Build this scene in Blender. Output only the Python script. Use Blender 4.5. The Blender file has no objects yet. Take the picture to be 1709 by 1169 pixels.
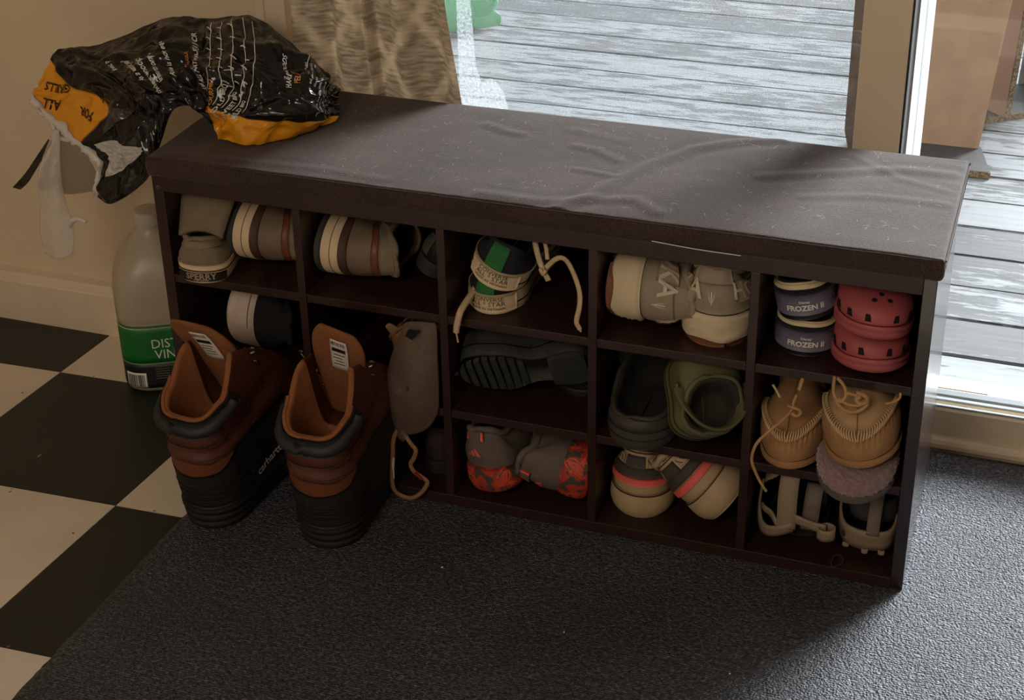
import bpy, bmesh, math, random
from mathutils import Vector, Matrix, noise
random.seed(7)
PI = math.pi
SC = bpy.context.scene
COL = SC.collection
V = Vector

# ------------------------------------------------------------------ camera, world, lights, exposure
cam_data = bpy.data.cameras.new('camera')
cam = bpy.data.objects.new('camera', cam_data)
COL.objects.link(cam)
cam_data.sensor_width = 36.0
cam_data.lens = 55.848
cam_data.shift_x = -0.01667
cam_data.shift_y = -0.06573
cam_data.clip_start = 0.05
R = Matrix(((0.94570860, -0.13726074, 0.29460945), (0.32475789, 0.43517512, -0.83973503), (-0.01294405, 0.88982139, 0.45612536)))
cam.matrix_world = Matrix.Translation((1.13409, -1.69784, 1.28974)) @ R.to_4x4()
SC.camera = cam

world = bpy.data.worlds.new('overcast_sky')
SC.world = world
world.use_nodes = True
wn = world.node_tree
wn.nodes.clear()
wo = wn.nodes.new('ShaderNodeOutputWorld')
wb = wn.nodes.new('ShaderNodeBackground')
wtc = wn.nodes.new('ShaderNodeTexCoord')
wsep = wn.nodes.new('ShaderNodeSeparateXYZ')
wr = wn.nodes.new('ShaderNodeValToRGB')
wr.color_ramp.elements[0].position = 0.0
wr.color_ramp.elements[0].color = (0.86, 0.93, 1.0, 1)
wr.color_ramp.elements[1].position = 1.0
wr.color_ramp.elements[1].color = (0.74, 0.86, 1.0, 1)
wn.links.new(wtc.outputs['Generated'], wsep.inputs[0])
wn.links.new(wsep.outputs['Z'], wr.inputs[0])
wn.links.new(wr.outputs[0], wb.inputs[0])
wb.inputs[1].default_value = 2.0
wn.links.new(wb.outputs[0], wo.inputs[0])

def area_light(name, loc, target, size, power, color, portal=False, size_y=None):
    ld = bpy.data.lights.new(name, 'AREA')
    ld.size = size
    if size_y:
        ld.shape = 'RECTANGLE'; ld.size_y = size_y
    ld.energy = power
    ld.color = color
    o = bpy.data.objects.new(name, ld)
    COL.objects.link(o)
    o.location = loc
    d = V(target) - V(loc)
    o.rotation_euler = d.to_track_quat('-Z', 'Y').to_euler()
    if portal:
        ld.cycles.is_portal = True
    return o
area_light('door_portal', (1.0, 0.50, 1.0), (1.0, -1.0, 1.0), 1.9, 1.0, (1, 1, 1), True, 2.0)
area_light('room_lamp', (0.45, -2.7, 2.0), (0.4, 0.0, 0.2), 0.9, 19.0, (1.0, 0.86, 0.72))

sun_data = bpy.data.lights.new('veiled_sun', 'SUN')
sun_data.energy = 21.0
sun_data.angle = math.radians(30)
sun_data.color = (0.91, 0.955, 1.0)
sun = bpy.data.objects.new('veiled_sun', sun_data)
COL.objects.link(sun)
sun.rotation_euler = V((-0.40, -0.76, -0.52)).to_track_quat('-Z', 'Y').to_euler()

vs = SC.view_settings
vs.view_transform = 'Standard'
vs.look = 'None'
vs.gamma = 1.0
vs.use_curve_mapping = False
vs.exposure = 0.0
SC.cycles.use_denoising = True
SC.cycles.max_bounces = 10
SC.cycles.transparent_max_bounces = 24

# ------------------------------------------------------------------ materials
def lin(c):
    r = []
    for x in c[:3]:
        x = x / 255.0
        r.append(x / 12.92 if x <= 0.04045 else ((x + 0.055) / 1.055) ** 2.4)
    return tuple(r) + (1.0,)

MATS = {}
def M(name, rgb, rough=0.7, var=0.12, scale=30.0, bump=0.1, bscale=200.0, metal=0.0, sheen=0.0, coat=0.0, trans=0.0, stretch=None, spec=0.5, gloss=None):
    if name in MATS:
        return MATS[name]
    m = bpy.data.materials.new(name)
    m.use_nodes = True
    nt = m.node_tree
    b = nt.nodes['Principled BSDF']
    tc = nt.nodes.new('ShaderNodeTexCoord')
    mp = nt.nodes.new('ShaderNodeMapping')
    if stretch:
        mp.inputs['Scale'].default_value = stretch
    nt.links.new(tc.outputs['Object'], mp.inputs[0])
    n1 = nt.nodes.new('ShaderNodeTexNoise')
    n1.inputs['Scale'].default_value = scale
    n1.inputs['Detail'].default_value = 5
    nt.links.new(mp.outputs[0], n1.inputs['Vector'])
    rp = nt.nodes.new('ShaderNodeValToRGB')
    c = lin(rgb)
    rp.color_ramp.elements[0].position = 0.3
    rp.color_ramp.elements[1].position = 0.7
    rp.color_ramp.elements[0].color = tuple(x * (1 - var) for x in c[:3]) + (1,)
    rp.color_ramp.elements[1].color = tuple(min(1, x * (1 + var)) for x in c[:3]) + (1,)
    nt.links.new(n1.outputs[0], rp.inputs[0])
    nt.links.new(rp.outputs[0], b.inputs['Base Color'])
    b.inputs['Roughness'].default_value = rough
    b.inputs['Metallic'].default_value = metal
    b.inputs['Specular IOR Level'].default_value = spec
    if sheen:
        b.inputs['Sheen Weight'].default_value = sheen
    if coat:
        b.inputs['Coat Weight'].default_value = coat
    if bump:
        n2 = nt.nodes.new('ShaderNodeTexNoise')
        n2.inputs['Scale'].default_value = bscale
        n2.inputs['Detail'].default_value = 3
        nt.links.new(mp.outputs[0], n2.inputs['Vector'])
        bp = nt.nodes.new('ShaderNodeBump')
        bp.inputs['Strength'].default_value = bump
        bp.inputs['Distance'].default_value = 0.002
        nt.links.new(n2.outputs[0], bp.inputs['Height'])
        nt.links.new(bp.outputs[0], b.inputs['Normal'])
    if trans:
        out = nt.nodes['Material Output']
        mx = nt.nodes.new('ShaderNodeMixShader')
        tr = nt.nodes.new('ShaderNodeBsdfTransparent')
        mx.inputs[0].default_value = trans
        nt.links.new(b.outputs[0], mx.inputs[1])
        nt.links.new(tr.outputs[0], mx.inputs[2])
        nt.links.new(mx.outputs[0], out.inputs[0])
    MATS[name] = m
    return m

def nodes_of(name):
    m = bpy.data.materials.new(name)
    m.use_nodes = True
    MATS[name] = m
    nt = m.node_tree
    b = nt.nodes['Principled BSDF']
    def N(t, **k):
        n = nt.nodes.new(t)
        for a, v in k.items():
            try:
                n.inputs[a.replace('_', ' ')].default_value = v
            except Exception:
                setattr(n, a, v)
        return n
    def L(a, b_):
        nt.links.new(a, b_)
    def ramp(src, *els):
        r = N('ShaderNodeValToRGB')
        e = r.color_ramp.elements
        e[0].position, e[0].color = els[0][0], els[0][1]
        e[1].position, e[1].color = els[-1][0], els[-1][1]
        for p, c in els[1:-1]:
            x = e.new(p); x.color = c
        L(src, r.inputs[0])
        return r.outputs[0]
    return m, nt, b, N, L, ramp
def G(v):
    return (v, v, v, 1)

def mat_rug():
    m, nt, b, N, L, ramp = nodes_of('charcoal_loop_rug')
    tc = N('ShaderNodeTexCoord')
    mp = N('ShaderNodeMapping'); mp.inputs['Scale'].default_value = (1.0, 1.0, 1.0)
    L(tc.outputs['Object'], mp.inputs[0])
    v = N('ShaderNodeTexVoronoi', Scale=330.0)
    L(mp.outputs[0], v.inputs['Vector'])
    n = N('ShaderNodeTexNoise', Scale=190.0, Detail=4.0)
    L(mp.outputs[0], n.inputs['Vector'])
    big = N('ShaderNodeTexNoise', Scale=5.0, Detail=4.0)
    L(mp.outputs[0], big.inputs['Vector'])
    w = N('ShaderNodeTexWave', Scale=85.0, Distortion=5.0)
    w.bands_direction = 'Y'
    w.inputs['Detail Scale'].default_value = 8.0
    L(mp.outputs[0], w.inputs['Vector'])
    mix = N('ShaderNodeMath'); mix.operation = 'MULTIPLY_ADD'
    L(n.outputs[0], mix.inputs[0]); mix.inputs[1].default_value = 0.8
    s2 = N('ShaderNodeMath'); s2.operation = 'MULTIPLY_ADD'
    L(w.outputs['Fac'], s2.inputs[0]); s2.inputs[1].default_value = 0.22
    s3 = N('ShaderNodeMath'); s3.operation = 'MULTIPLY'
    L(big.outputs[0], s3.inputs[0]); s3.inputs[1].default_value = 0.22
    L(s3.outputs[0], s2.inputs[2])
    L(s2.outputs[0], mix.inputs[2])
    c = ramp(mix.outputs[0], (0.40, lin((8, 8, 9))), (0.62, lin((43, 44, 50))), (0.85, lin((116, 119, 131))))
    L(c, b.inputs['Base Color'])
    b.inputs['Roughness'].default_value = 0.55
    b.inputs['Specular IOR Level'].default_value = 0.8
    hm = N('ShaderNodeMath'); hm.operation = 'SUBTRACT'
    L(mix.outputs[0], hm.inputs[0]); L(v.outputs['Distance'], hm.inputs[1])
    bp = N('ShaderNodeBump', Strength=1.0, Distance=0.004)
    L(hm.outputs[0], bp.inputs['Height']); L(bp.outputs[0], b.inputs['Normal'])
    return m

def mat_deck():
    m, nt, b, N, L, ramp = nodes_of('weathered_deck_wood')
    tc = N('ShaderNodeTexCoord')
    oi = N('ShaderNodeObjectInfo')
    add = N('ShaderNodeVectorMath'); add.operation = 'ADD'
    comb = N('ShaderNodeCombineXYZ')
    mu = N('ShaderNodeMath'); mu.operation = 'MULTIPLY'; mu.inputs[1].default_value = 37.0
    L(oi.outputs['Random'], mu.inputs[0])
    L(mu.outputs[0], comb.inputs[0]); L(mu.outputs[0], comb.inputs[2])
    L(tc.outputs['Object'], add.inputs[0]); L(comb.outputs[0], add.inputs[1])
    mp = N('ShaderNodeMapping'); mp.inputs['Scale'].default_value = (2.2, 34.0, 10.0)
    L(add.outputs[0], mp.inputs[0])
    grain = N('ShaderNodeTexNoise', Scale=2.2, Detail=9.0, Roughness=0.65)
    L(mp.outputs[0], grain.inputs['Vector'])
    mp2 = N('ShaderNodeMapping'); mp2.inputs['Scale'].default_value = (2.5, 14.0, 10.0)
    L(add.outputs[0], mp2.inputs[0])
    pn = N('ShaderNodeTexNoise', Scale=3.0, Detail=8.0, Roughness=0.7)
    L(mp2.outputs[0], pn.inputs['Vector'])
    wood = ramp(grain.outputs[0], (0.3, lin((34, 33, 33))), (0.52, lin((56, 55, 55))), (0.75, lin((72, 71, 72))))
    paintc = ramp(grain.outputs[0], (0.3, lin((86, 87, 88))), (0.7, lin((108, 109, 111))))
    sub = N('ShaderNodeMath'); sub.operation = 'MULTIPLY_ADD'
    L(oi.outputs['Random'], sub.inputs[0]); sub.inputs[1].default_value = 0.26; L(pn.outputs[0], sub.inputs[2])
    fac = ramp(sub.outputs[0], (0.60, G(0)), (0.66, G(1)))
    mx = N('ShaderNodeMix'); mx.data_type = 'RGBA'
    L(fac, mx.inputs[0]); L(wood, mx.inputs[6]); L(paintc, mx.inputs[7])
    L(mx.outputs[2], b.inputs['Base Color'])
    b.inputs['Roughness'].default_value = 0.75
    bp = N('ShaderNodeBump', Strength=0.5, Distance=0.003)
    L(fac, bp.inputs['Height']); L(bp.outputs[0], b.inputs['Normal'])
    return m

def mat_curtain():
    m, nt, b, N, L, ramp = nodes_of('crinkled_taupe_curtain')
    uv = N('ShaderNodeUVMap')
    mp = N('ShaderNodeMapping'); mp.inputs['Scale'].default_value = (7.0, 130.0, 1.0)
    L(uv.outputs[0], mp.inputs[0])
    n = N('ShaderNodeTexNoise', Scale=1.6, Detail=3.0)
    L(mp.outputs[0], n.inputs['Vector'])
    # diamond lattice
    sep = N('ShaderNodeSeparateXYZ'); L(uv.outputs[0], sep.inputs[0])
    def lattice(sign):
        a = N('ShaderNodeMath'); a.operation = 'MULTIPLY'; a.inputs[1].default_value = 2.6
        L(sep.outputs[0], a.inputs[0])
        c = N('ShaderNodeMath'); c.operation = 'MULTIPLY_ADD'; c.inputs[1].default_value = 7.0 * sign
        L(sep.outputs[1], c.inputs[0]); L(a.outputs[0], c.inputs[2])
        f = N('ShaderNodeMath'); f.operation = 'PINGPONG'; f.inputs[1].default_value = 0.5
        L(c.outputs[0], f.inputs[0])
        return f.outputs[0]
    mn = N('ShaderNodeMath'); mn.operation = 'MINIMUM'
    L(lattice(1), mn.inputs[0]); L(lattice(-1), mn.inputs[1])
    lat = ramp(mn.outputs[0], (0.04, G(1)), (0.13, G(0)))
    base = ramp(n.outputs[0], (0.36, lin((158, 144, 126))), (0.64, lin((200, 185, 164))))
    mx = N('ShaderNodeMix'); mx.data_type = 'RGBA'
    fm = N('ShaderNodeMath'); fm.operation = 'MULTIPLY'; fm.inputs[1].default_value = 0.45
    L(lat, fm.inputs[0])
    L(fm.outputs[0], mx.inputs[0]); L(base, mx.inputs[6]); mx.inputs[7].default_value = lin((228, 212, 188))
    L(mx.outputs[2], b.inputs['Base Color'])
    b.inputs['Roughness'].default_value = 0.85
    bp = N('ShaderNodeBump', Strength=0.9, Distance=0.003)
    L(n.outputs[0], bp.inputs['Height']); L(bp.outputs[0], b.inputs['Normal'])
    tl = N('ShaderNodeBsdfTranslucent')
    L(mx.outputs[2], tl.inputs[0])
    ms = N('ShaderNodeMixShader'); ms.inputs[0].default_value = 0.42
    L(b.outputs[0], ms.inputs[1]); L(tl.outputs[0], ms.inputs[2])
    L(ms.outputs[0], nt.nodes['Material Output'].inputs[0])
    return m

def mat_camo():
    m, nt, b, N, L, ramp = nodes_of('orange_camouflage_rubber')
    tc = N('ShaderNodeTexCoord')
    n = N('ShaderNodeTexNoise', Scale=52.0, Detail=1.5, Distortion=0.6)
    L(tc.outputs['Object'], n.inputs['Vector'])
    c = ramp(n.outputs[0], (0.40, lin((74, 66, 54))), (0.43, lin((176, 56, 40))), (0.54, lin((232, 84, 48))), (0.58, lin((88, 78, 62))), (0.62, lin((214, 70, 46))))
    c.node.color_ramp.interpolation = 'CONSTANT'
    L(c, b.inputs['Base Color'])
    b.inputs['Roughness'].default_value = 0.6
    return m

def mat_tile(name, rgb, chip):
    m, nt, b, N, L, ramp = nodes_of(name)
    tc = N('ShaderNodeTexCoord')
    n = N('ShaderNodeTexNoise', Scale=6.0, Detail=6.0)
    L(tc.outputs['Object'], n.inputs['Vector'])
    c = lin(rgb)
    base = ramp(n.outputs[0], (0.3, tuple(x * .88 for x in c[:3]) + (1,)), (0.7, c))
    n2 = N('ShaderNodeTexNoise', Scale=38.0, Detail=2.0)
    L(tc.outputs['Object'], n2.inputs['Vector'])
    f = ramp(n2.outputs[0], (0.765, G(0)), (0.775, G(1)))
    mx = N('ShaderNodeMix'); mx.data_type = 'RGBA'
    L(f, mx.inputs[0]); L(base, mx.inputs[6]); mx.inputs[7].default_value = lin(chip)
    L(mx.outputs[2], b.inputs['Base Color'])
    b.inputs['Roughness'].default_value = 0.42
    bp = N('ShaderNodeBump', Strength=0.08, Distance=0.01)
    L(n.outputs[0], bp.inputs['Height']); L(bp.outputs[0], b.inputs['Normal'])
    return m

def mat_screen():
    m, nt, b, N, L, ramp = nodes_of('insect_screen_mesh')
    tc = N('ShaderNodeTexCoord')
    sep = N('ShaderNodeSeparateXYZ'); L(tc.outputs['Object'], sep.inputs[0])
    def lines(out, k):
        a = N('ShaderNodeMath'); a.operation = 'MULTIPLY'; a.inputs[1].default_value = k; L(out, a.inputs[0])
        f = N('ShaderNodeMath'); f.operation = 'FRACT'; L(a.outputs[0], f.inputs[0])
        l = N('ShaderNodeMath'); l.operation = 'LESS_THAN'; l.inputs[1].default_value = 0.2; L(f.outputs[0], l.inputs[0])
        return l.outputs[0]
    mxm = N('ShaderNodeMath'); mxm.operation = 'MAXIMUM'
    L(lines(sep.outputs[0], 620.0), mxm.inputs[0]); L(lines(sep.outputs[2], 620.0), mxm.inputs[1])
    tr = N('ShaderNodeBsdfTransparent')
    b.inputs['Base Color'].default_value = lin((150, 155, 165))
    b.inputs['Roughness'].default_value = 0.5
    ms = N('ShaderNodeMixShader')
    L(mxm.outputs[0], ms.inputs[0]); L(tr.outputs[0], ms.inputs[1]); L(b.outputs[0], ms.inputs[2])
    L(ms.outputs[0], nt.nodes['Material Output'].inputs[0])
    return m

def mat_glass(name='door_glass', tint=(0.97, 0.985, 0.98, 1)):
    m, nt, b, N, L, ramp = nodes_of(name)
    nt.nodes.remove(b)
    tr = N('ShaderNodeBsdfTransparent'); tr.inputs[0].default_value = tint
    gl = N('ShaderNodeBsdfGlossy'); gl.inputs['Roughness'].default_value = 0.02
    fr = N('ShaderNodeFresnel'); fr.inputs[0].default_value = 1.45
    ms = N('ShaderNodeMixShader')
    L(fr.outputs[0], ms.inputs[0]); L(tr.outputs[0], ms.inputs[1]); L(gl.outputs[0], ms.inputs[2])
    L(ms.outputs[0], nt.nodes['Material Output'].inputs[0])
    return m

def mat_film(name, rgb, clear, rough=0.2, bump=0.4, spots=0.0):
    """thin plastic film: part clear, part milky, glossy on top"""
    m, nt, b, N, L, ramp = nodes_of(name)
    b.inputs['Base Color'].default_value = lin(rgb)
    b.inputs['Roughness'].default_value = rough
    tc = N('ShaderNodeTexCoord')
    n = N('ShaderNodeTexNoise', Scale=45.0, Detail=5.0, Roughness=0.6)
    L(tc.outputs['Object'], n.inputs['Vector'])
    bp = N('ShaderNodeBump', Strength=bump, Distance=0.004)
    L(n.outputs[0], bp.inputs['Height']); L(bp.outputs[0], b.inputs['Normal'])
    tr = N('ShaderNodeBsdfTransparent')
    ms = N('ShaderNodeMixShader')
    if spots:
        n2 = N('ShaderNodeTexNoise', Scale=spots, Detail=3.0)
        L(tc.outputs['Object'], n2.inputs['Vector'])
        L(ramp(n2.outputs[0], (0.35, G(clear * 0.6)), (0.6, G(min(1, clear * 1.3)))), ms.inputs[0])
    else:
        ms.inputs[0].default_value = clear
    L(b.outputs[0], ms.inputs[1]); L(tr.outputs[0], ms.inputs[2])
    L(ms.outputs[0], nt.nodes['Material Output'].inputs[0])
    return m

def mat_bag():
    m, nt, b, N, L, ramp = nodes_of('printed_black_plastic')
    uv = N('ShaderNodeUVMap')
    sep = N('ShaderNodeSeparateXYZ'); L(uv.outputs[0], sep.inputs[0])
    U, W = sep.outputs[0], sep.outputs[1]
    def step(src, lo, hi):
        return ramp(src, (lo, G(0)), (hi, G(1)))
    def mul(a, c):
        x = N('ShaderNodeMath'); x.operation = 'MULTIPLY'; L(a, x.inputs[0]); L(c, x.inputs[1]); return x.outputs[0]
    def lincomb(a, ka, c, kc):
        x = N('ShaderNodeMath'); x.operation = 'MULTIPLY'; L(a, x.inputs[0]); x.inputs[1].default_value = ka
        y = N('ShaderNodeMath'); y.operation = 'MULTIPLY_ADD'; L(c, y.inputs[0]); y.inputs[1].default_value = kc; L(x.outputs[0], y.inputs[2])
        return y.outputs[0]
    tc = N('ShaderNodeTexCoord')
    # yellow band along the sealed bottom of the bag (right end)
    yr = mul(step(U, 0.60, 0.605), step(W, 0.80, 0.805))
    # yellow band along the torn mouth (left end): falls off along u + 0.1 v
    l1 = lincomb(U, -1.0, W, -0.045)
    l1b = N('ShaderNodeMath'); l1b.operation = 'ADD'; l1b.inputs[1].default_value = 0.5; L(l1, l1b.inputs[0])
    yl0 = step(l1b.outputs[0], 0.368, 0.372)
    wi = N('ShaderNodeMath'); wi.operation = 'SUBTRACT'; wi.inputs[0].default_value = 1.0; L(W, wi.inputs[1])
    yl = mul(yl0, step(wi.outputs[0], 0.40, 0.41))
    ymax = N('ShaderNodeMath'); ymax.operation = 'MAXIMUM'; L(yr, ymax.inputs[0]); L(yl, ymax.inputs[1])
    mx = N('ShaderNodeMix'); mx.data_type = 'RGBA'
    L(ymax.outputs[0], mx.inputs[0])
    mx.inputs[6].default_value = lin((20, 19, 20)); mx.inputs[7].default_value = lin((224, 150, 34))
    L(mx.outputs[2], b.inputs['Base Color'])
    b.inputs['Roughness'].default_value = 0.13
    v1 = N('ShaderNodeTexVoronoi', Scale=17.0)
    L(tc.outputs['Object'], v1.inputs['Vector'])
    v2 = N('ShaderNodeTexVoronoi', Scale=48.0)
    L(tc.outputs['Object'], v2.inputs['Vector'])
    ad = N('ShaderNodeMath'); ad.operation = 'MULTIPLY_ADD'; ad.inputs[1].default_value = 0.3
    L(v2.outputs['Distance'], ad.inputs[0]); L(v1.outputs['Distance'], ad.inputs[2])
    bp = N('ShaderNodeBump', Strength=0.6, Distance=0.012)
    L(ad.outputs[0], bp.inputs['Height']); L(bp.outputs[0], b.inputs['Normal'])
    return m

def mat_cushion():
    m, nt, b, N, L, ramp = nodes_of('dark_brown_cushion_fabric')
    tc = N('ShaderNodeTexCoord')
    n = N('ShaderNodeTexNoise', Scale=420.0, Detail=3.0)
    L(tc.outputs['Object'], n.inputs['Vector'])
    n2 = N('ShaderNodeTexNoise', Scale=9.0, Detail=5.0)
    L(tc.outputs['Object'], n2.inputs['Vector'])
    a = N('ShaderNodeMath'); a.operation = 'MULTIPLY_ADD'; a.inputs[1].default_value = 0.45
    L(n2.outputs[0], a.inputs[0]); L(n.outputs[0], a.inputs[2])
    c = ramp(a.outputs[0], (0.5, lin((39, 29, 25))), (0.9, lin((71, 57, 50))))
    L(c, b.inputs['Base Color'])
    b.inputs['Roughness'].default_value = 0.8
    b.inputs['Specular IOR Level'].default_value = 0.22
    b.inputs['Sheen Weight'].default_value = 0.15
    b.inputs['Sheen Roughness'].default_value = 0.5
    b.inputs['Sheen Tint'].default_value = (0.9, 0.8, 0.75, 1)
    bp = N('ShaderNodeBump', Strength=0.4, Distance=0.0015)
    L(n.outputs[0], bp.inputs['Height']); L(bp.outputs[0], b.inputs['Normal'])
    return m

def mat_chip():
    m, nt, b, N, L, ramp = nodes_of('chipboard_edge')
    tc = N('ShaderNodeTexCoord')
    v = N('ShaderNodeTexVoronoi', Scale=170.0)
    L(tc.outputs['Object'], v.inputs['Vector'])
    c = ramp(v.outputs['Distance'], (0.1, lin((120, 100, 74))), (0.5, lin((96, 78, 56))), (0.8, lin((60, 47, 35))))
    L(c, b.inputs['Base Color']); b.inputs['Roughness'].default_value = 0.9
    return m

RUG, DECK, CURT, CAMO, SCREEN, GLASS, BAG, CUSH, CHIP = mat_rug(), mat_deck(), mat_curtain(), mat_camo(), mat_screen(), mat_glass(), mat_bag(), mat_cushion(), mat_chip()
TILE_W = mat_tile('cream_floor_paint', (228, 214, 194), (70, 52, 38))
TILE_D = mat_tile('dark_green_floor_paint', (26, 33, 26), (150, 125, 100))
WALL = M('cream_wall_paint', (222, 202, 172), 0.7, 0.04, 6, 0.08, 60)
TRIMP = M('cream_trim_paint', (226, 208, 182), 0.5, 0.06, 9, 0.05, 40)
CEIL = M('ceiling_paint', (215, 205, 190), 0.8, 0.03)
RACK = M('espresso_laminate', (48, 29, 26), 0.32, 0.25, 14, 0.05, 60, stretch=(1, 1, 6))
RACKH = M('espresso_laminate_shelf', (46, 27, 24), 0.4, 0.25, 14, 0.05, 60, stretch=(6, 1, 1))
BLACKP = M('black_print', (22, 20, 20), 0.5, 0.05, bump=0)
WHITEP = M('white_print', (232, 230, 224), 0.5, 0.05, bump=0)

# ------------------------------------------------------------------ mesh helpers
def link(name, me, mat, parent=None):
    o = bpy.data.objects.new(name, me)
    COL.objects.link(o)
    if mat is not None:
        me.materials.append(mat)
    if parent is not None:
        o.parent = parent
    return o

def mesh(name, verts, faces, mat, parent=None, smooth=True, world=False, thick=0.0, offs=-1.0, sub=0, bev=0.0):
    if world and parent is not None:
        p = root_loc(parent)
        verts = [(v[0] - p[0], v[1] - p[1], v[2] - p[2]) for v in verts]
    me = bpy.data.meshes.new(name)
    me.from_pydata([tuple(v) for v in verts], [], faces)
    me.update()
    if smooth:
        me.polygons.foreach_set('use_smooth', [True] * len(me.polygons))
    o = link(name, me, mat, parent)
    if bev:
        md = o.modifiers.new('bevel', 'BEVEL'); md.width = bev; md.segments = 2; md.limit_method = 'ANGLE'
    if thick:
        md = o.modifiers.new('solid', 'SOLIDIFY'); md.thickness = thick; md.offset = offs
    if sub:
        md = o.modifiers.new('sub', 'SUBSURF'); md.levels = sub; md.render_levels = sub
    return o

def root_loc(o):
    p = V((0, 0, 0))
    while o is not None:
        p = p + o.location
        o = o.parent
    return p

def grid_faces(nu, nv, cu=False, cv=False):
    f = []
    for i in range(nu if cu else nu - 1):
        for j in range(nv if cv else nv - 1):
            a = i * nv + j; b = ((i + 1) % nu) * nv + j
            c = ((i + 1) % nu) * nv + (j + 1) % nv; d = i * nv + (j + 1) % nv
            f.append((a, b, c, d))
    return f

def grid(name, rows, mat, parent=None, cu=False, cv=False, caps=False, **k):
    nu, nv = len(rows), len(rows[0])
    vs_ = [p for r in rows for p in r]
    f = grid_faces(nu, nv, cu, cv)
    if caps:
        f.append(tuple(range(nv - 1, -1, -1)))
        f.append(tuple((nu - 1) * nv + j for j in range(nv)))
    return mesh(name, vs_, f, mat, parent, **k)

def box(name, lo, hi, mat, parent=None, bev=0.0008, world=True):
    x0, y0, z0 = lo; x1, y1, z1 = hi
    v = [(x0, y0, z0), (x1, y0, z0), (x1, y1, z0), (x0, y1, z0), (x0, y0, z1), (x1, y0, z1), (x1, y1, z1), (x0, y1, z1)]
    f = [(0, 3, 2, 1), (4, 5, 6, 7), (0, 1, 5, 4), (1, 2, 6, 5), (2, 3, 7, 6), (3, 0, 4, 7)]
    return mesh(name, v, f, mat, parent, smooth=False, world=world, bev=bev)

def prism(name, poly, axis, a0, a1, mat, parent=None, bev=0.0, world=True, smooth=False):
    """extrude a 2D polygon along an axis (0,1,2)"""
    def mk(p, a):
        q = [p[0], p[1]]; q.insert(axis, a); return tuple(q)
    n = len(poly)
    v = [mk(p, a0) for p in poly] + [mk(p, a1) for p in poly]
    f = [tuple(range(n - 1, -1, -1)), tuple(range(n, 2 * n))]
    f += [(i, (i + 1) % n, n + (i + 1) % n, n + i) for i in range(n)]
    o = mesh(name, v, f, mat, parent, smooth=smooth, world=world, bev=bev)
    bm = bmesh.new(); bm.from_mesh(o.data); bmesh.ops.recalc_face_normals(bm, faces=bm.faces); bm.to_mesh(o.data); bm.free()
    return o

def crom(pts, n=6, closed=False):
    P = [V(p) for p in pts]
    out = []
    m = len(P)
    rng = range(m) if closed else range(m - 1)
    for i in rng:
        if closed:
            p0, p1, p2, p3 = P[(i - 1) % m], P[i], P[(i + 1) % m], P[(i + 2) % m]
        else:
            p0 = P[max(0, i - 1)]; p1 = P[i]; p2 = P[i + 1]; p3 = P[min(m - 1, i + 2)]
        for k in range(n):
            t = k / n
            out.append(0.5 * ((2 * p1) + (p2 - p0) * t + (2 * p0 - 5 * p1 + 4 * p2 - p3) * t * t + (3 * p1 - p0 - 3 * p2 + p3) * t ** 3))
    if not closed:
        out.append(P[-1].copy())
    return out

def tube(name, pts, r, mat, parent=None, n=6, flat=1.0, smooth_n=5, closed=False, world=False, flatdir=(0, 1, 0)):
    """round or flat cord; flat = thickness ratio along flatdir"""
    C = crom(pts, smooth_n, closed) if smooth_n else [V(p) for p in pts]
    rows = []
    m = len(C)
    for i, c in enumerate(C):
        a = C[(i + 1) % m] if closed or i < m - 1 else c
        b = C[(i - 1) % m] if closed or i > 0 else c
        t = (a - b).normalized()
        fd = V(flatdir)
        e = (fd - t * fd.dot(t))
        if e.length < 1e-4:
            e = t.orthogonal()
        e.normalize()
        s = t.cross(e)
        rr = r(i / (m - 1)) if callable(r) else r
        rows.append([c + s * (rr * math.cos(2 * PI * k / n)) + e * (rr * flat * math.sin(2 * PI * k / n)) for k in range(n)])
    return grid(name, rows, mat, parent, cu=closed, cv=True, caps=not closed, world=world)

def thing(name, label, cat, loc=(0, 0, 0), group=None):
    o = bpy.data.objects.new(name, None)
    o.empty_display_size = 0.02
    COL.objects.link(o)
    o.location = loc
    o['label'] = label; o['category'] = cat
    if group:
        o['group'] = group
    return o

def tag(o, label, cat, group=None):
    o['label'] = label; o['category'] = cat
    if group:
        o['group'] = group
    return o

def struct(o):
    o['kind'] = 'structure'
    return o

def frame(o, d, u):
    x = V(d).normalized(); z = V(u); z = (z - x * z.dot(x)).normalized(); y = z.cross(x)
    m = Matrix((x, y, z)).transposed().to_4x4()
    o.matrix_world = Matrix.Translation(o.location) @ m

TXT = {}
def text_shape(s, bold=0.0):
    """flat mesh of a line of writing, height of a capital = about 0.7, centred"""
    key = (s, bold)
    if key not in TXT:
        cu = bpy.data.curves.new('t', 'FONT')
        cu.body = s; cu.align_x = 'CENTER'; cu.align_y = 'CENTER'; cu.resolution_u = 2; cu.offset = bold
        ob = bpy.data.objects.new('t', cu)
        me = bpy.data.meshes.new_from_object(ob)
        vs_ = [(v.co.x, v.co.y) for v in me.vertices]
        fs = [tuple(p.vertices) for p in me.polygons]
        bpy.data.objects.remove(ob); bpy.data.curves.remove(cu); bpy.data.meshes.remove(me)
        TXT[key] = (vs_, fs)
    return TXT[key]

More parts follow.
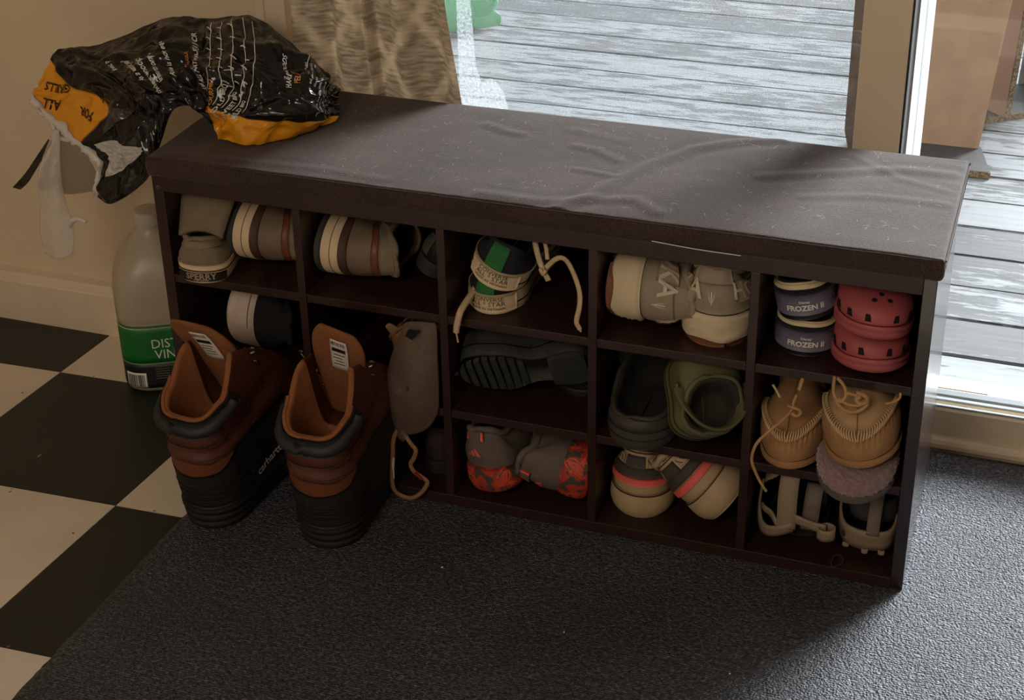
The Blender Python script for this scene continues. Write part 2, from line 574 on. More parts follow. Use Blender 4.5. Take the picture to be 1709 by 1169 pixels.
def surf_text(name, s, S, uc, vc, size, mat, parent, du=1, dv=1, rot=0.0, off=0.0012, bold=0.02, squeeze=1.0, sign=1):
    """lay writing on a surface S(u, v, offset); text x runs along du*u, text y along dv*v, size in metres"""
    e = 1e-3
    pu = (S(uc + e, vc, 0) - S(uc - e, vc, 0)).length / (2 * e)
    pv = (S(uc, vc + e, 0) - S(uc, vc - e, 0)).length / (2 * e)
    vs_, fs = text_shape(s, bold)
    ca, sa = math.cos(rot), math.sin(rot)
    P = []
    for x, y in vs_:
        x *= squeeze
        X = (x * ca - y * sa) * size; Y = (x * sa + y * ca) * size
        P.append(S(uc + du * X / max(pu, 1e-6), vc + dv * Y / max(pv, 1e-6), off))
    return mesh(name, P, fs, mat, parent, smooth=False)

def surf_text_w(name, s, S, uc, vc, size, ex, ey, mat, parent, off=0.0012, bold=0.02, squeeze=1.0):
    """like surf_text, but the writing runs along world direction ex with its letters' up along ey"""
    e = 4e-3
    Su = (S(uc + e, vc, 0) - S(uc - e, vc, 0)) / (2 * e)
    Sv = (S(uc, vc + e, 0) - S(uc, vc - e, 0)) / (2 * e)
    a, b, c = Su.dot(Su), Su.dot(Sv), Sv.dot(Sv)
    det = a * c - b * b
    n = Su.cross(Sv).normalized()
    def inv(w):
        p, q = Su.dot(w), Sv.dot(w)
        return ((c * p - b * q) / det, (a * q - b * p) / det)
    ex = V(ex); ex = (ex - n * ex.dot(n)).normalized()
    ey = V(ey); ey = ey - n * ey.dot(n); ey = (ey - ex * ey.dot(ex)).normalized()
    xu, xv = inv(ex); yu, yv = inv(ey)
    vs_, fs = text_shape(s, bold)
    P = []
    for x, y in vs_:
        X, Y = x * squeeze * size, y * size
        P.append(S(uc + xu * X + yu * Y, vc + xv * X + yv * Y, off))
    return mesh(name, P, fs, mat, parent, smooth=False)

def polar_shape_text(name, polys, S, uc, vc, size, mat, parent, du=1, dv=1, rot=0.0, off=0.0012):
    """emblem made of polygons in unit square laid on a surface"""
    e = 1e-3
    pu = (S(uc + e, vc, 0) - S(uc - e, vc, 0)).length / (2 * e)
    pv = (S(uc, vc + e, 0) - S(uc, vc - e, 0)).length / (2 * e)
    ca, sa = math.cos(rot), math.sin(rot)
    P, F = [], []
    for poly in polys:
        b = len(P)
        for x, y in poly:
            X = (x * ca - y * sa) * size; Y = (x * sa + y * ca) * size
            P.append(S(uc + du * X / pu, vc + dv * Y / pv, off))
        F.append(tuple(range(b, len(P))))
    return mesh(name, P, F, mat, parent, smooth=False)

# ------------------------------------------------------------------ the setting: floor, walls, door
floor = struct(box('floor', (-1.7, -3.2, -0.06), (3.2, 0.36, -0.0095), M('floor_joint', (30, 27, 24), 0.8, bump=0), bev=0))
TO = V((-0.327, 0.160, 0)); TU = V((0.312, 0.012, 0)); TV = V((0.022, 0.311, 0))
tile_me = None
for i in range(-4, 9):
    for j in range(-1, 10):
        a = TO + TU * i - TV * j
        g = 0.0008
        e1, e2 = TU * (1 - g / .31), TV * (1 - g / .31)
        if tile_me is None:
            q = [V((0, 0, 0)), e1, e1 - e2, -e2]
            vv = [(p.x, p.y, -0.0095) for p in q] + [(p.x, p.y, -0.008) for p in q]
            ff = [(4, 7, 6, 5)] + [(k, (k + 1) % 4, 4 + (k + 1) % 4, 4 + k) for k in range(4)]
            tile_me = {}
            for key, mt in (('w', TILE_W), ('d', TILE_D)):
                me = bpy.data.meshes.new('floor_tile'); me.from_pydata(vv, [], ff); me.materials.append(mt); tile_me[key] = me
        if a.y > 0.33 + 0.31:
            continue
        o = bpy.data.objects.new('floor_tile', tile_me['d' if (i + j) % 2 == 0 else 'w'])
        COL.objects.link(o)
        o.location = (a.x, a.y, 0); o.parent = floor

struct(box('wall_back', (-1.7, 0.318, -0.06), (0.02, 0.43, 2.45), WALL, bev=0))
struct(box('wall_back', (0.02, 0.318, 2.08), (2.05, 0.43, 2.45), WALL, bev=0))
struct(box('wall_back', (2.05, 0.318, -0.06), (3.2, 0.43, 2.45), WALL, bev=0))
struct(box('wall_left', (-1.8, -3.2, -0.06), (-1.7, 0.43, 2.45), WALL, bev=0))
struct(box('wall_right', (3.2, -3.2, -0.06), (3.3, 0.43, 2.45), WALL, bev=0))
struct(box('wall_front', (-1.8, -3.3, -0.06), (3.3, -3.2, 2.45), WALL, bev=0))
struct(box('ceiling', (-1.8, -3.3, 2.45), (3.3, 0.43, 2.55), CEIL, bev=0))
struct(prism('baseboard_back', [(0.318, -0.008), (0.292, -0.008), (0.292, 0.066), (0.2935, 0.069), (0.297, 0.071), (0.2985, 0.077), (0.301, 0.081), (0.318, 0.083)], 0, -1.7, -0.004, TRIMP))
struct(prism('trim_1', [(0.008, 0.318), (0.008, 0.3080), (0.011, 0.3052), (0.025, 0.3045), (0.0262, 0.3075), (0.0278, 0.3075), (0.029, 0.3042), (0.050, 0.3036), (0.060, 0.3045), (0.062, 0.318)], 2, -0.008, 2.12, TRIMP))

door = bpy.data.objects.new('door_1', None); COL.objects.link(door); door.location = (0.08, 0.40, 0.0); struct(door)
DOORW = M('door_white_paint', (226, 210, 184), 0.4, 0.04, 8, 0.03, 40)
DOOREX = M('door_outer_vinyl', (168, 172, 176), 0.35, 0.03, bump=0)
DARKG = M('dark_gasket', (40, 40, 42), 0.6, 0.1, bump=0)
prism('door_sill', [(0.3655, -0.06), (0.3655, 0.057), (0.3675, 0.060), (0.376, 0.061), (0.377, 0.0565), (0.383, 0.0565), (0.384, 0.062), (0.395, 0.062), (0.396, 0.056), (0.412, 0.055), (0.480, 0.048), (0.480, -0.06)], 0, 0.08, 2.05, DOORW, door)
box('track_rail', (0.08, 0.3690, 0.0605), (2.05, 0.3745, 0.0635), DOOREX, door, bev=0.0008)
box('track_rail', (0.08, 0.3855, 0.0615), (2.05, 0.3935, 0.0645), DOOREX, door, bev=0.0008)
prism('sill_moulding', [(0.3655, -0.0005), (0.354, -0.0005), (0.354, 0.006), (0.3565, 0.0115), (0.361, 0.0145), (0.3655, 0.015)], 0, 0.087, 2.05, TRIMP, door)
box('bottom_gasket', (0.97, 0.402, 0.055), (1.97, 0.418, 0.0635), M('grey_gasket', (120, 126, 130), 0.5, 0.05, bump=0), door)
box('jamb', (0.02, 0.365, -0.06), (0.08, 0.48, 2.08), DOORW, door)
box('jamb', (1.97, 0.365, -0.06), (2.05, 0.48, 2.08), DOORW, door)
box('head_jamb', (0.08, 0.365, 2.02), (1.97, 0.48, 2.08), DOORW, door)
box('meeting_stile', (0.882, 0.386, 0.0635), (0.9455, 0.430, 2.02), DOORW, door, bev=0.0015)
box('stile_gasket', (0.9455, 0.389, 0.0635), (0.9485, 0.425, 2.02), DARKG, door, bev=0)
prism('outer_stile', [(0.9485, 0.430), (0.9520, 0.428), (0.9568, 0.470), (0.9590, 0.472), (0.9645, 0.520), (0.9485, 0.520)], 2, 0.0635, 2.02, DOOREX, door)
box('glass_pane', (0.9640, 0.424, 0.060), (1.97, 0.428, 2.02), GLASS, door, bev=0)
box('glass_pane', (0.08, 0.405, 0.064), (0.882, 0.409, 2.02), GLASS, door, bev=0)
mesh('screen_mesh', [(0.08, 0.434, 0.064), (0.882, 0.434, 0.064), (0.882, 0.434, 2.02), (0.08, 0.434, 2.02)], [(0, 1, 2, 3)], SCREEN, door, smooth=False, world=True)
def mat_fog(name, rgb, clear):
    m, nt, b, N, L, ramp = nodes_of(name)
    nt.nodes.remove(b)
    tl = N('ShaderNodeBsdfTranslucent'); tl.inputs[0].default_value = lin(rgb)
    tr = N('ShaderNodeBsdfTransparent')
    tc = N('ShaderNodeTexCoord')
    n = N('ShaderNodeTexNoise', Scale=260.0, Detail=2.0)
    L(tc.outputs['Object'], n.inputs['Vector'])
    ms = N('ShaderNodeMixShader')
    L(ramp(n.outputs[0], (0.35, G(clear * 0.8)), (0.65, G(min(1, clear * 1.2)))), ms.inputs[0])
    L(tl.outputs[0], ms.inputs[1]); L(tr.outputs[0], ms.inputs[2])
    L(ms.outputs[0], nt.nodes['Material Output'].inputs[0])
    return m
FOG = mat_film('fogged_glass_edge', (138, 122, 108), 0.22, 0.5, 0.2, spots=120.0)
FOGW = mat_fog('fogged_glass_corner', (200, 202, 206), 0.78)
pf = [(0.867, 2.0), (0.882, 2.0), (0.882, 0.40), (0.8775, 0.425), (0.8715, 0.445), (0.8675, 0.462)]
prism('fogged_edge', pf, 1, 0.4025, 0.4048, FOG, door)
pc = [(0.29, 2.0), (0.3085, 2.0), (0.3120, 0.60), (0.318, 0.50), (0.326, 0.474), (0.340, 0.482), (0.352, 0.476), (0.362, 0.462), (0.369, 0.43), (0.29, 0.43)]
prism('fogged_edge', pc, 1, 0.4025, 0.4048, FOGW, door)

# ------------------------------------------------------------------ outside: ground, deck boards, broken cabinet, green bag
struct(box('ground', (-15, 0.48, -0.75), (15, 25, -0.7), M('rough_lawn', (92, 96, 66), 0.95, 0.3, 3), bev=0))
deck = bpy.data.objects.new('deck', None); COL.objects.link(deck); deck.location = (0, 2.0, -0.18); struct(deck)
y = 0.4835
k = 0
board_me = []
for r in range(3):
    bm = bmesh.new()
    bmesh.ops.create_cube(bm, size=1.0)
    bmesh.ops.scale(bm, vec=(5.2, 0.1385, 0.032), verts=bm.verts)
    bmesh.ops.bevel(bm, geom=[e for e in bm.edges], offset=0.003, segments=2, affect='EDGES')
    me = bpy.data.meshes.new('deck_board'); bm.to_mesh(me); bm.free(); me.materials.append(DECK); board_me.append(me)
while y < 3.7:
    o = bpy.data.objects.new('deck_board', board_me[k % 3]); COL.objects.link(o); o.parent = deck
    o.location = (0.5 + random.uniform(-.3, .3), y + 0.0713 - 2.0, -0.166 + 0.18 + random.uniform(-.0012, .0012))
    o.rotation_euler = (random.uniform(-.006, .006), 0, random.uniform(-.0006, .0006))
    y += 0.1425; k += 1
box('deck_joist', (-2.1, 0.49, -0.33), (-2.06, 3.7, -0.182), M('joist_wood', (110, 100, 90), 0.9), deck)
box('deck_joist', (1.3, 0.49, -0.33), (1.34, 3.7, -0.182), M('joist_wood', (110, 100, 90), 0.9), deck)

BOARD = M('tan_fibreboard', (128, 102, 82), 0.8, 0.14, 12, 0.1, 60)
BOARDP = M('pale_tan_fibreboard', (134, 102, 82), 0.8, 0.06, 12)
GREYB = M('grey_cabinet_board', (80, 76, 72), 0.7, 0.15, 40)
cab = thing('broken_cabinet', 'tan fibreboard cabinet panel standing on a dark chipboard base outside on the deck', 'cabinet', (0.92, 1.86, -0.15))
def slab(name, P, t, mat, parent, world=True):
    """slab from 4 corner points and a thickness vector"""
    P = [V(p) for p in P]; t = V(t)
    v = P + [p + t for p in P]
    f = [(0, 3, 2, 1), (4, 5, 6, 7), (0, 1, 5, 4), (1, 2, 6, 5), (2, 3, 7, 6), (3, 0, 4, 7)]
    o = mesh(name, v, f, mat, parent, smooth=False, world=world)
    bm = bmesh.new(); bm.from_mesh(o.data); bmesh.ops.recalc_face_normals(bm, faces=bm.faces); bm.to_mesh(o.data); bm.free()
    return o
slab('back_panel', [(0.70, 1.885, -0.134), (0.991, 1.885, -0.134), (1.088, 1.885, 0.92), (0.797, 1.885, 0.92)], (0, 0.014, 0), BOARD, cab)
slab('base_panel', [(0.72, 1.752, -0.15), (1.028, 1.752, -0.15), (0.995, 1.899, -0.15), (0.70, 1.899, -0.15)], (0, 0, 0.016), M('dark_cabinet_board', (46, 43, 42), 0.6, 0.2, 60), cab)
slab('chipboard_edge', [(0.72, 1.7515, -0.15), (1.029, 1.7515, -0.15), (1.029, 1.7495, -0.15), (0.72, 1.7495, -0.15)], (0, 0, 0.0155), CHIP, cab)
cab2 = thing('cabinet_shell', 'pale tan cabinet side with chipboard edges behind the broken cabinet, far right', 'cabinet', (1.05, 2.2, -0.15))
slab('side_panel', [(1.033, 2.108, -0.134), (0.93, 2.20, -0.134), (0.98, 2.20, 0.95), (1.083, 2.108, 0.95)], (0.011, 0.012, 0), BOARDP, cab2)
slab('chipboard_edge', [(1.0335, 2.1065, -0.134), (1.0455, 2.1185, -0.134), (1.0955, 2.1185, 0.95), (1.0835, 2.1065, 0.95)], (0.0012, -0.0012, 0), CHIP, cab2)
slab('base_panel', [(0.93, 2.052, -0.15), (1.32, 2.345, -0.15), (1.20, 2.60, -0.15), (0.80, 2.25, -0.15)], (0, 0, 0.015), M('dark_cabinet_board', (46, 43, 42)), cab2)
slab('chipboard_edge', [(0.929, 2.051, -0.15), (1.32, 2.344, -0.15), (1.321, 2.342, -0.15), (0.93, 2.049, -0.15)], (0, 0, 0.0152), CHIP, cab2)
slab('back_panel', [(1.055, 2.36, -0.134), (1.30, 2.52, -0.134), (1.34, 2.52, 0.9), (1.095, 2.36, 0.9)], (-0.006, 0.01, 0), GREYB, cab2)

# green bag on the deck
def sphere_pts(c, rx, ry, rz, nu=28, nv=18, amp=0.0, seed=0.0, freq=6.0, flatz=None, fn=None):
    rows = []
    for i in range(nv + 1):
        ph = PI * i / nv
        row = []
        for j in range(nu):
            th = 2 * PI * j / nu
            d = V((math.sin(ph) * math.cos(th), math.sin(ph) * math.sin(th), -math.cos(ph)))
            k = 1 + amp * (noise.fractal(d * freq * .3 + V((seed, 0, 0)), 1.0, 2.0, 4) + 0.5 * abs(noise.noise(d * freq + V((seed, 3, 0)))))
            p = V((c[0] + d.x * rx * k, c[1] + d.y * ry * k, c[2] + d.z * rz * k))
            if flatz is not None and p.z < flatz:
                p.z = flatz + (p.z - flatz) * 0.04
            if fn: p = fn(p, d)
            row.append(p)
        rows.append(row)
    return rows
GREEN = mat_film('green_plastic_film', (84, 160, 106), 0.25, 0.3, 0.6)
gb = thing('plastic_bag', 'translucent green plastic bag slumped on the deck beyond the curtain', 'bag', (-0.56, 2.46, -0.15))
grid('bag_body', sphere_pts((-0.575, 2.47, -0.01), 0.155, 0.13, 0.26, amp=0.22, seed=2.0, freq=5, flatz=-0.147), GREEN, gb, cv=True, world=True, sub=1)
grid('bag_corner', [[V((-0.47, 2.40, -0.145)), V((-0.455, 2.40, -0.11)), V((-0.47, 2.41, -0.06)), V((-0.48, 2.42, -0.04))],
                    [V((-0.44, 2.43, -0.146)), V((-0.43, 2.43, -0.115)), V((-0.435, 2.44, -0.085)), V((-0.44, 2.44, -0.075))],
                    [V((-0.40, 2.46, -0.146)), V((-0.395, 2.46, -0.13)), V((-0.395, 2.46, -0.115)), V((-0.40, 2.46, -0.11))]], GREEN, gb, world=True, thick=0.002, sub=2)

# ------------------------------------------------------------------ curtain
nx, nz = 110, 90
rows = []
uvs = {}
for j in range(nz + 1):
    z = 0.02 + (2.012 - 0.02) * j / nz
    flare = max(0.0, 0.62 - z)
    xl = 0.061 - 0.02 * min(flare, .6)
    xr = 0.305 + (0.142 * min(flare, 0.3)) + 0.03 * max(0, flare - .3)
    row = []
    for i in range(nx + 1):
        s = i / nx
        fold = math.sin(s * 2 * PI * 3.1 + 0.7 + 0.25 * math.sin(z * 5)) * 0.013 + math.sin(s * 2 * PI * 7.3 + z * 2.1) * 0.0035
        fold -= 0.016 * math.exp(-((s - 0.47 - 0.03 * (0.6 - z)) / 0.018) ** 2) * -1
        fold += 0.004 * noise.noise(V((s * 5, z * 6, 1.0)))
        edge = 0.004 * math.sin(z * 40)
        row.append(V((xl + (xr - xl) * s, 0.334 - fold * (0.9 + 0.3 * flare) + (0.010 if s > 0.98 else 0) * 0, z)))
    rows.append(row)
curtain = grid('curtain', rows, CURT, thick=0.0012)
tag(curtain, 'taupe crinkle-weave curtain with a diamond lattice pattern hanging behind the bench', 'curtain')
ul = curtain.data.uv_layers.new(name='UVMap')
for lp in curtain.data.loops:
    vi = lp.vertex_index
    ul.data[lp.index].uv = ((vi % (nx + 1)) / nx, (vi // (nx + 1)) / nz * 2.0)
rod = thing('curtain_rod', 'dark curtain rod above the sliding door, out of the picture', 'curtain rod', (0.05, 0.334, 2.03))
tube('rod', [(-0.05, 0.334, 2.03), (2.1, 0.334, 2.03)], 0.011, DARKG, rod, n=10, smooth_n=0, world=True)
for xx in (-0.04, 2.08):
    box('bracket', (xx - .006, 0.3182, 2.02), (xx + .006, 0.345, 2.042), DARKG, rod)

# ------------------------------------------------------------------ rug
def rug_mesh():
    x0, x1, y0, y1 = 0.064, 1.62, -0.53, 0.352
    n, m = 200, 120
    rows = []
    for j in range(m + 1):
        row = []
        for i in range(n + 1):
            s, t = i / n, j / m
            x = x0 + (x1 - x0) * s + (0.014 * t if s < 0.5 else 0) * (1 - s) + random.uniform(-.0012, .0012) * (i == 0)
            yy = y0 + (y1 - y0) * t + random.uniform(-.0012, .0012) * (j == 0)
            z = -0.0002 + 0.0006 * noise.noise(V((x * 60, yy * 60, 0))) if not (0 <= yy <= .302 and x < 1.05) else -0.0008
            e = min(s * n, (1 - s) * n, t * m, (1 - t) * m)
            if e < 1: z -= 0.004
            row.append(V((x, yy, z)))
        rows.append(row)
    return rows
rug = grid('door_mat', rug_mesh(), RUG, thick=0.0065, offs=1.0)
tag(rug, 'large charcoal loop-pile door mat under the shoe bench and boots', 'mat')

# crumbs lying on the rug
CRUMB = M('white_crumb', (225, 222, 214), 0.7, 0.05, bump=0)
for (x, y, r, lb) in [(0.46, -0.139, .0016, 'largest white crumb on the door mat, below the toddler trainers'), (0.865, -0.225, .0012, 'tiny white crumb on the mat in front of the right end of the bench'), (0.653, -0.214, .0012, 'tiny white crumb on the mat in front of the striped trainers')]:
    o = grid('crumb', sphere_pts((0, 0, 0), r, r * .8, r * .7, 8, 6, 0.4, x * 9), CRUMB, None, cv=True)
    o.location = (x, y, r * .6 + .0004)
    tag(o, lb, 'crumb', 'crumbs on the door mat')

# ------------------------------------------------------------------ shoe bench and cushion
bench = thing('shoe_bench', 'dark espresso laminate shoe bench with fifteen cubbies full of shoes', 'bench', (0.52, 0.15, 0.0))
WX, H, D, T = 1.04, 0.447, 0.30, 0.0160
box('side_panel', (0, 0, 0), (T, D, H), RACK, bench)
box('side_panel', (WX - T, 0, 0), (WX, D, H), M('espresso_laminate_gloss', (40, 25, 22), 0.26, 0.2, 14, 0.03, 60, coat=0.25, spec=0.8), bench)
box('top_panel', (T, 0, H - 0.0215), (WX - T, D, H), RACKH, bench)
box('bottom_panel', (T, 0, 0.0), (WX - T, D, T), RACKH, bench)
box('back_panel', (T, D - 0.004, T), (WX - T, D, H - 0.0215), RACKH, bench, bev=0)
CW = (WX - T) / 5
divx = []
for k in range(1, 5):
    xa = k * CW + 0.0025
    divx.append(xa)
    box('divider', (xa, 0, T), (xa + 0.0115, D - 0.004, H - 0.0215), RACK, bench)
edges = [T] + [a for a in divx] + [WX - T]
for k in range(5):
    xa = T if k == 0 else divx[k - 1] + 0.0115
    xb = edges[k + 1]
    for zt in (0.300, 0.155):
        box('shelf', (xa, 0.001, zt - 0.0125), (xb, D - 0.004, zt), RACKH, bench)
for (px, pz) in ((-0.0, 0.432), ):
    grid('screw_cap', [[V((0.008 + r * math.cos(a), -0.0006 * (1 if r < .0028 else 0), 0.431 + r * math.sin(a))) for a in [2 * PI * q / 10 for q in range(10)]] for r in (0.0032, 0.0026, 0.0002)], M('screw_cap', (70, 62, 58), 0.4, bump=0), bench, cv=True, world=True)

cushion = thing('bench_cushion', 'creased dark brown fabric cushion pad lying on top of the shoe bench', 'cushion', (0.52, 0.15, H))
RIDGES = [([(0.575, -0.004), (0.606, 0.042), (0.63, 0.109), (0.654, 0.168), (0.694, 0.234), (0.742, 0.275), (0.80, 0.30)], 0.0046, 0.010),
          ([(0.538, 0.197), (0.57, 0.19), (0.606, 0.164)], 0.0022, 0.008), ([(0.47, 0.012), (0.551, 0.010), (0.606, 0.034), (0.662, 0.05), (0.70, 0.02)], 0.0026, 0.009),
          ([(0.80, 0.17), (0.89, 0.21), (0.961, 0.242), (1.03, 0.248)], 0.0030, 0.010), ([(0.86, 0.12), (0.937, 0.145), (1.03, 0.15)], 0.0016, 0.008),
          ([(0.40, 0.235), (0.43, 0.218), (0.455, 0.215)], 0.0022, 0.008), ([(0.56, 0.12), (0.62, 0.112)], 0.0018, 0.006),
          ([(0.02, 0.012), (0.25, 0.022), (0.34, 0.016)], 0.0012, 0.007), ([(0.90, 0.27), (0.97, 0.21), (1.03, 0.19)], 0.0014, 0.007), ([(0.52, 0.25), (0.60, 0.23)], 0.0012, 0.01)]
def seg_d(p, a, b):
    ax, ay = a; bx, by = b
    dx, dy = bx - ax, by - ay
    t = max(0, min(1, ((p[0] - ax) * dx + (p[1] - ay) * dy) / (dx * dx + dy * dy)))
    return math.hypot(p[0] - ax - t * dx, p[1] - ay - t * dy)
def cush_z(x, y):
    z = 0.0010 * noise.noise(V((x * 7, y * 9, 2.0))) + 0.0005 * noise.noise(V((x * 30, y * 30, 5.0)))
    for pl, amp, w in RIDGES:
        d = min(seg_d((x, y), pl[i], pl[i + 1]) for i in range(len(pl) - 1))
        if d < w * 3.2:
            z += 0.55 * amp * (math.exp(-(d / w) ** 2) - 0.35 * math.exp(-((d - 1.8 * w) / (0.8 * w)) ** 2))
    return z
def cushion_mesh():
    x0, x1, y0, y1, z0, z1 = -0.004, 1.046, -0.006, 0.303, H + 0.0006, 0.4785
    r = 0.0055
    xs = [x0 + r * (1 - math.cos(a * PI / 8)) for a in range(0, 4)] + [x0 + r + (x1 - x0 - 2 * r) * i / 240 for i in range(241)] + [x1 - r * (1 - math.cos(a * PI / 8)) for a in range(3, -1, -1)]
    rows = []
    for i, x in enumerate(xs):
        e = 0.0
        d = min(x - x0, x1 - x)
        if d < r: e = r - math.sqrt(max(0, r * r - (r - d) ** 2))
        ring = []
        ya, yb, za, zb = y0 + e, y1 - e, z0 + e, z1 - e
        prof = [(ya + r, za), (ya + .0015, za + .0015), (ya, za + r)]
        prof += [(ya - 0.0012 * math.sin(PI * q / 5) , za + r + (zb - za - 2 * r) * q / 5) for q in range(1, 5)]
        prof += [(ya, zb - r), (ya + r * .3, zb - r * .3), (ya + r, zb)]
        prof += [(ya + r + (yb - ya - 2 * r) * q / 70, zb) for q in range(1, 70)]
        prof += [(yb - r, zb), (yb - r * .3, zb - r * .3), (yb, zb - r), (yb, za + r), (yb - r * .3, za + r * .3), (yb - r, za)]
        for (yy, zz) in prof:
            top = zz > zb - 1e-6
            dz = cush_z(x, yy) if top else 0
            if top: dz += -0.0016 * math.exp(-(d / .02) ** 2) - 0.0012 * math.exp(-(min(yy - ya, yb - yy) / .02) ** 2)
            dy = 0.0008 * noise.noise(V((x * 14, zz * 40, 0))) if not top else 0
            ring.append(V((x, yy + dy, zz + dz)))
        rows.append(ring)
    return rows
grid('pad', cushion_mesh(), CUSH, cushion, cv=True, caps=True, world=True)
seam = [V((x, -0.0062 + 0.0008 * noise.noise(V((x * 14, 19, 0))), 0.4752 + 0.0006 * noise.noise(V((x * 25, 0, 0))))) for x in [0.0 + 1.042 * i / 60 for i in range(61)]]
tube('seam_piping', seam, 0.0011, CUSH, cushion, n=6, smooth_n=0, world=True)
seam2 = [V((1.0462, 0.0 + 0.30 * i / 24, 0.4735)) for i in range(25)]
tube('seam_piping', seam2, 0.0011, CUSH, cushion, n=6, smooth_n=0, world=True)
tube('loose_thread', [(0.70, -0.0085, 0.4535), (0.755, -0.0085, 0.4505), (0.81, -0.0080, 0.4495)], 0.0006, WHITEP, cushion, n=5, world=True)
# pet hair and lint caught in the fabric: nobody could count it
bm = bmesh.new()
rr = random.Random(3)
for _ in range(260):
    x, y = rr.uniform(0.2, 1.03), rr.uniform(0.01, 0.29)
    a = rr.uniform(0, PI); l = rr.uniform(0.004, 0.014); bend = rr.uniform(-1.2, 1.2)
    w = 0.00014
    prev = None
    for q in range(4):
        t = q / 3
        px, py = x + l * t * math.cos(a + bend * t), y + l * t * math.sin(a + bend * t)
        if not (0.0 < py < 0.297 and px < 1.04): break
        z = 0.4787 + cush_z(px, py) - 0.0003 + 0.0004 * math.sin(PI * t)
        nxy = (-math.sin(a) * w, math.cos(a) * w)
        v1, v2 = bm.verts.new((px + nxy[0] - .52, py + nxy[1] - .15, z - H)), bm.verts.new((px - nxy[0] - .52, py - nxy[1] - .15, z - H))
        if prev: bm.faces.new((prev[0], prev[1], v2, v1))
        prev = (v1, v2)
me = bpy.data.meshes.new('lint'); bm.to_mesh(me); bm.free()
lint = link('lint', me, M('pale_hair', (200, 180, 160), 0.8, bump=0), cushion); lint['kind'] = 'stuff'

# ------------------------------------------------------------------ shoe builder
def smooth01(t):
    t = max(0, min(1, t)); return t * t * (3 - 2 * t)
def interp(t, xs, ys):
    if t <= xs[0]: return ys[0]
    for i in range(len(xs) - 1):
        if t <= xs[i + 1]:
            return ys[i] + (ys[i + 1] - ys[i]) * smooth01((t - xs[i]) / (xs[i + 1] - xs[i]))
    return ys[-1]

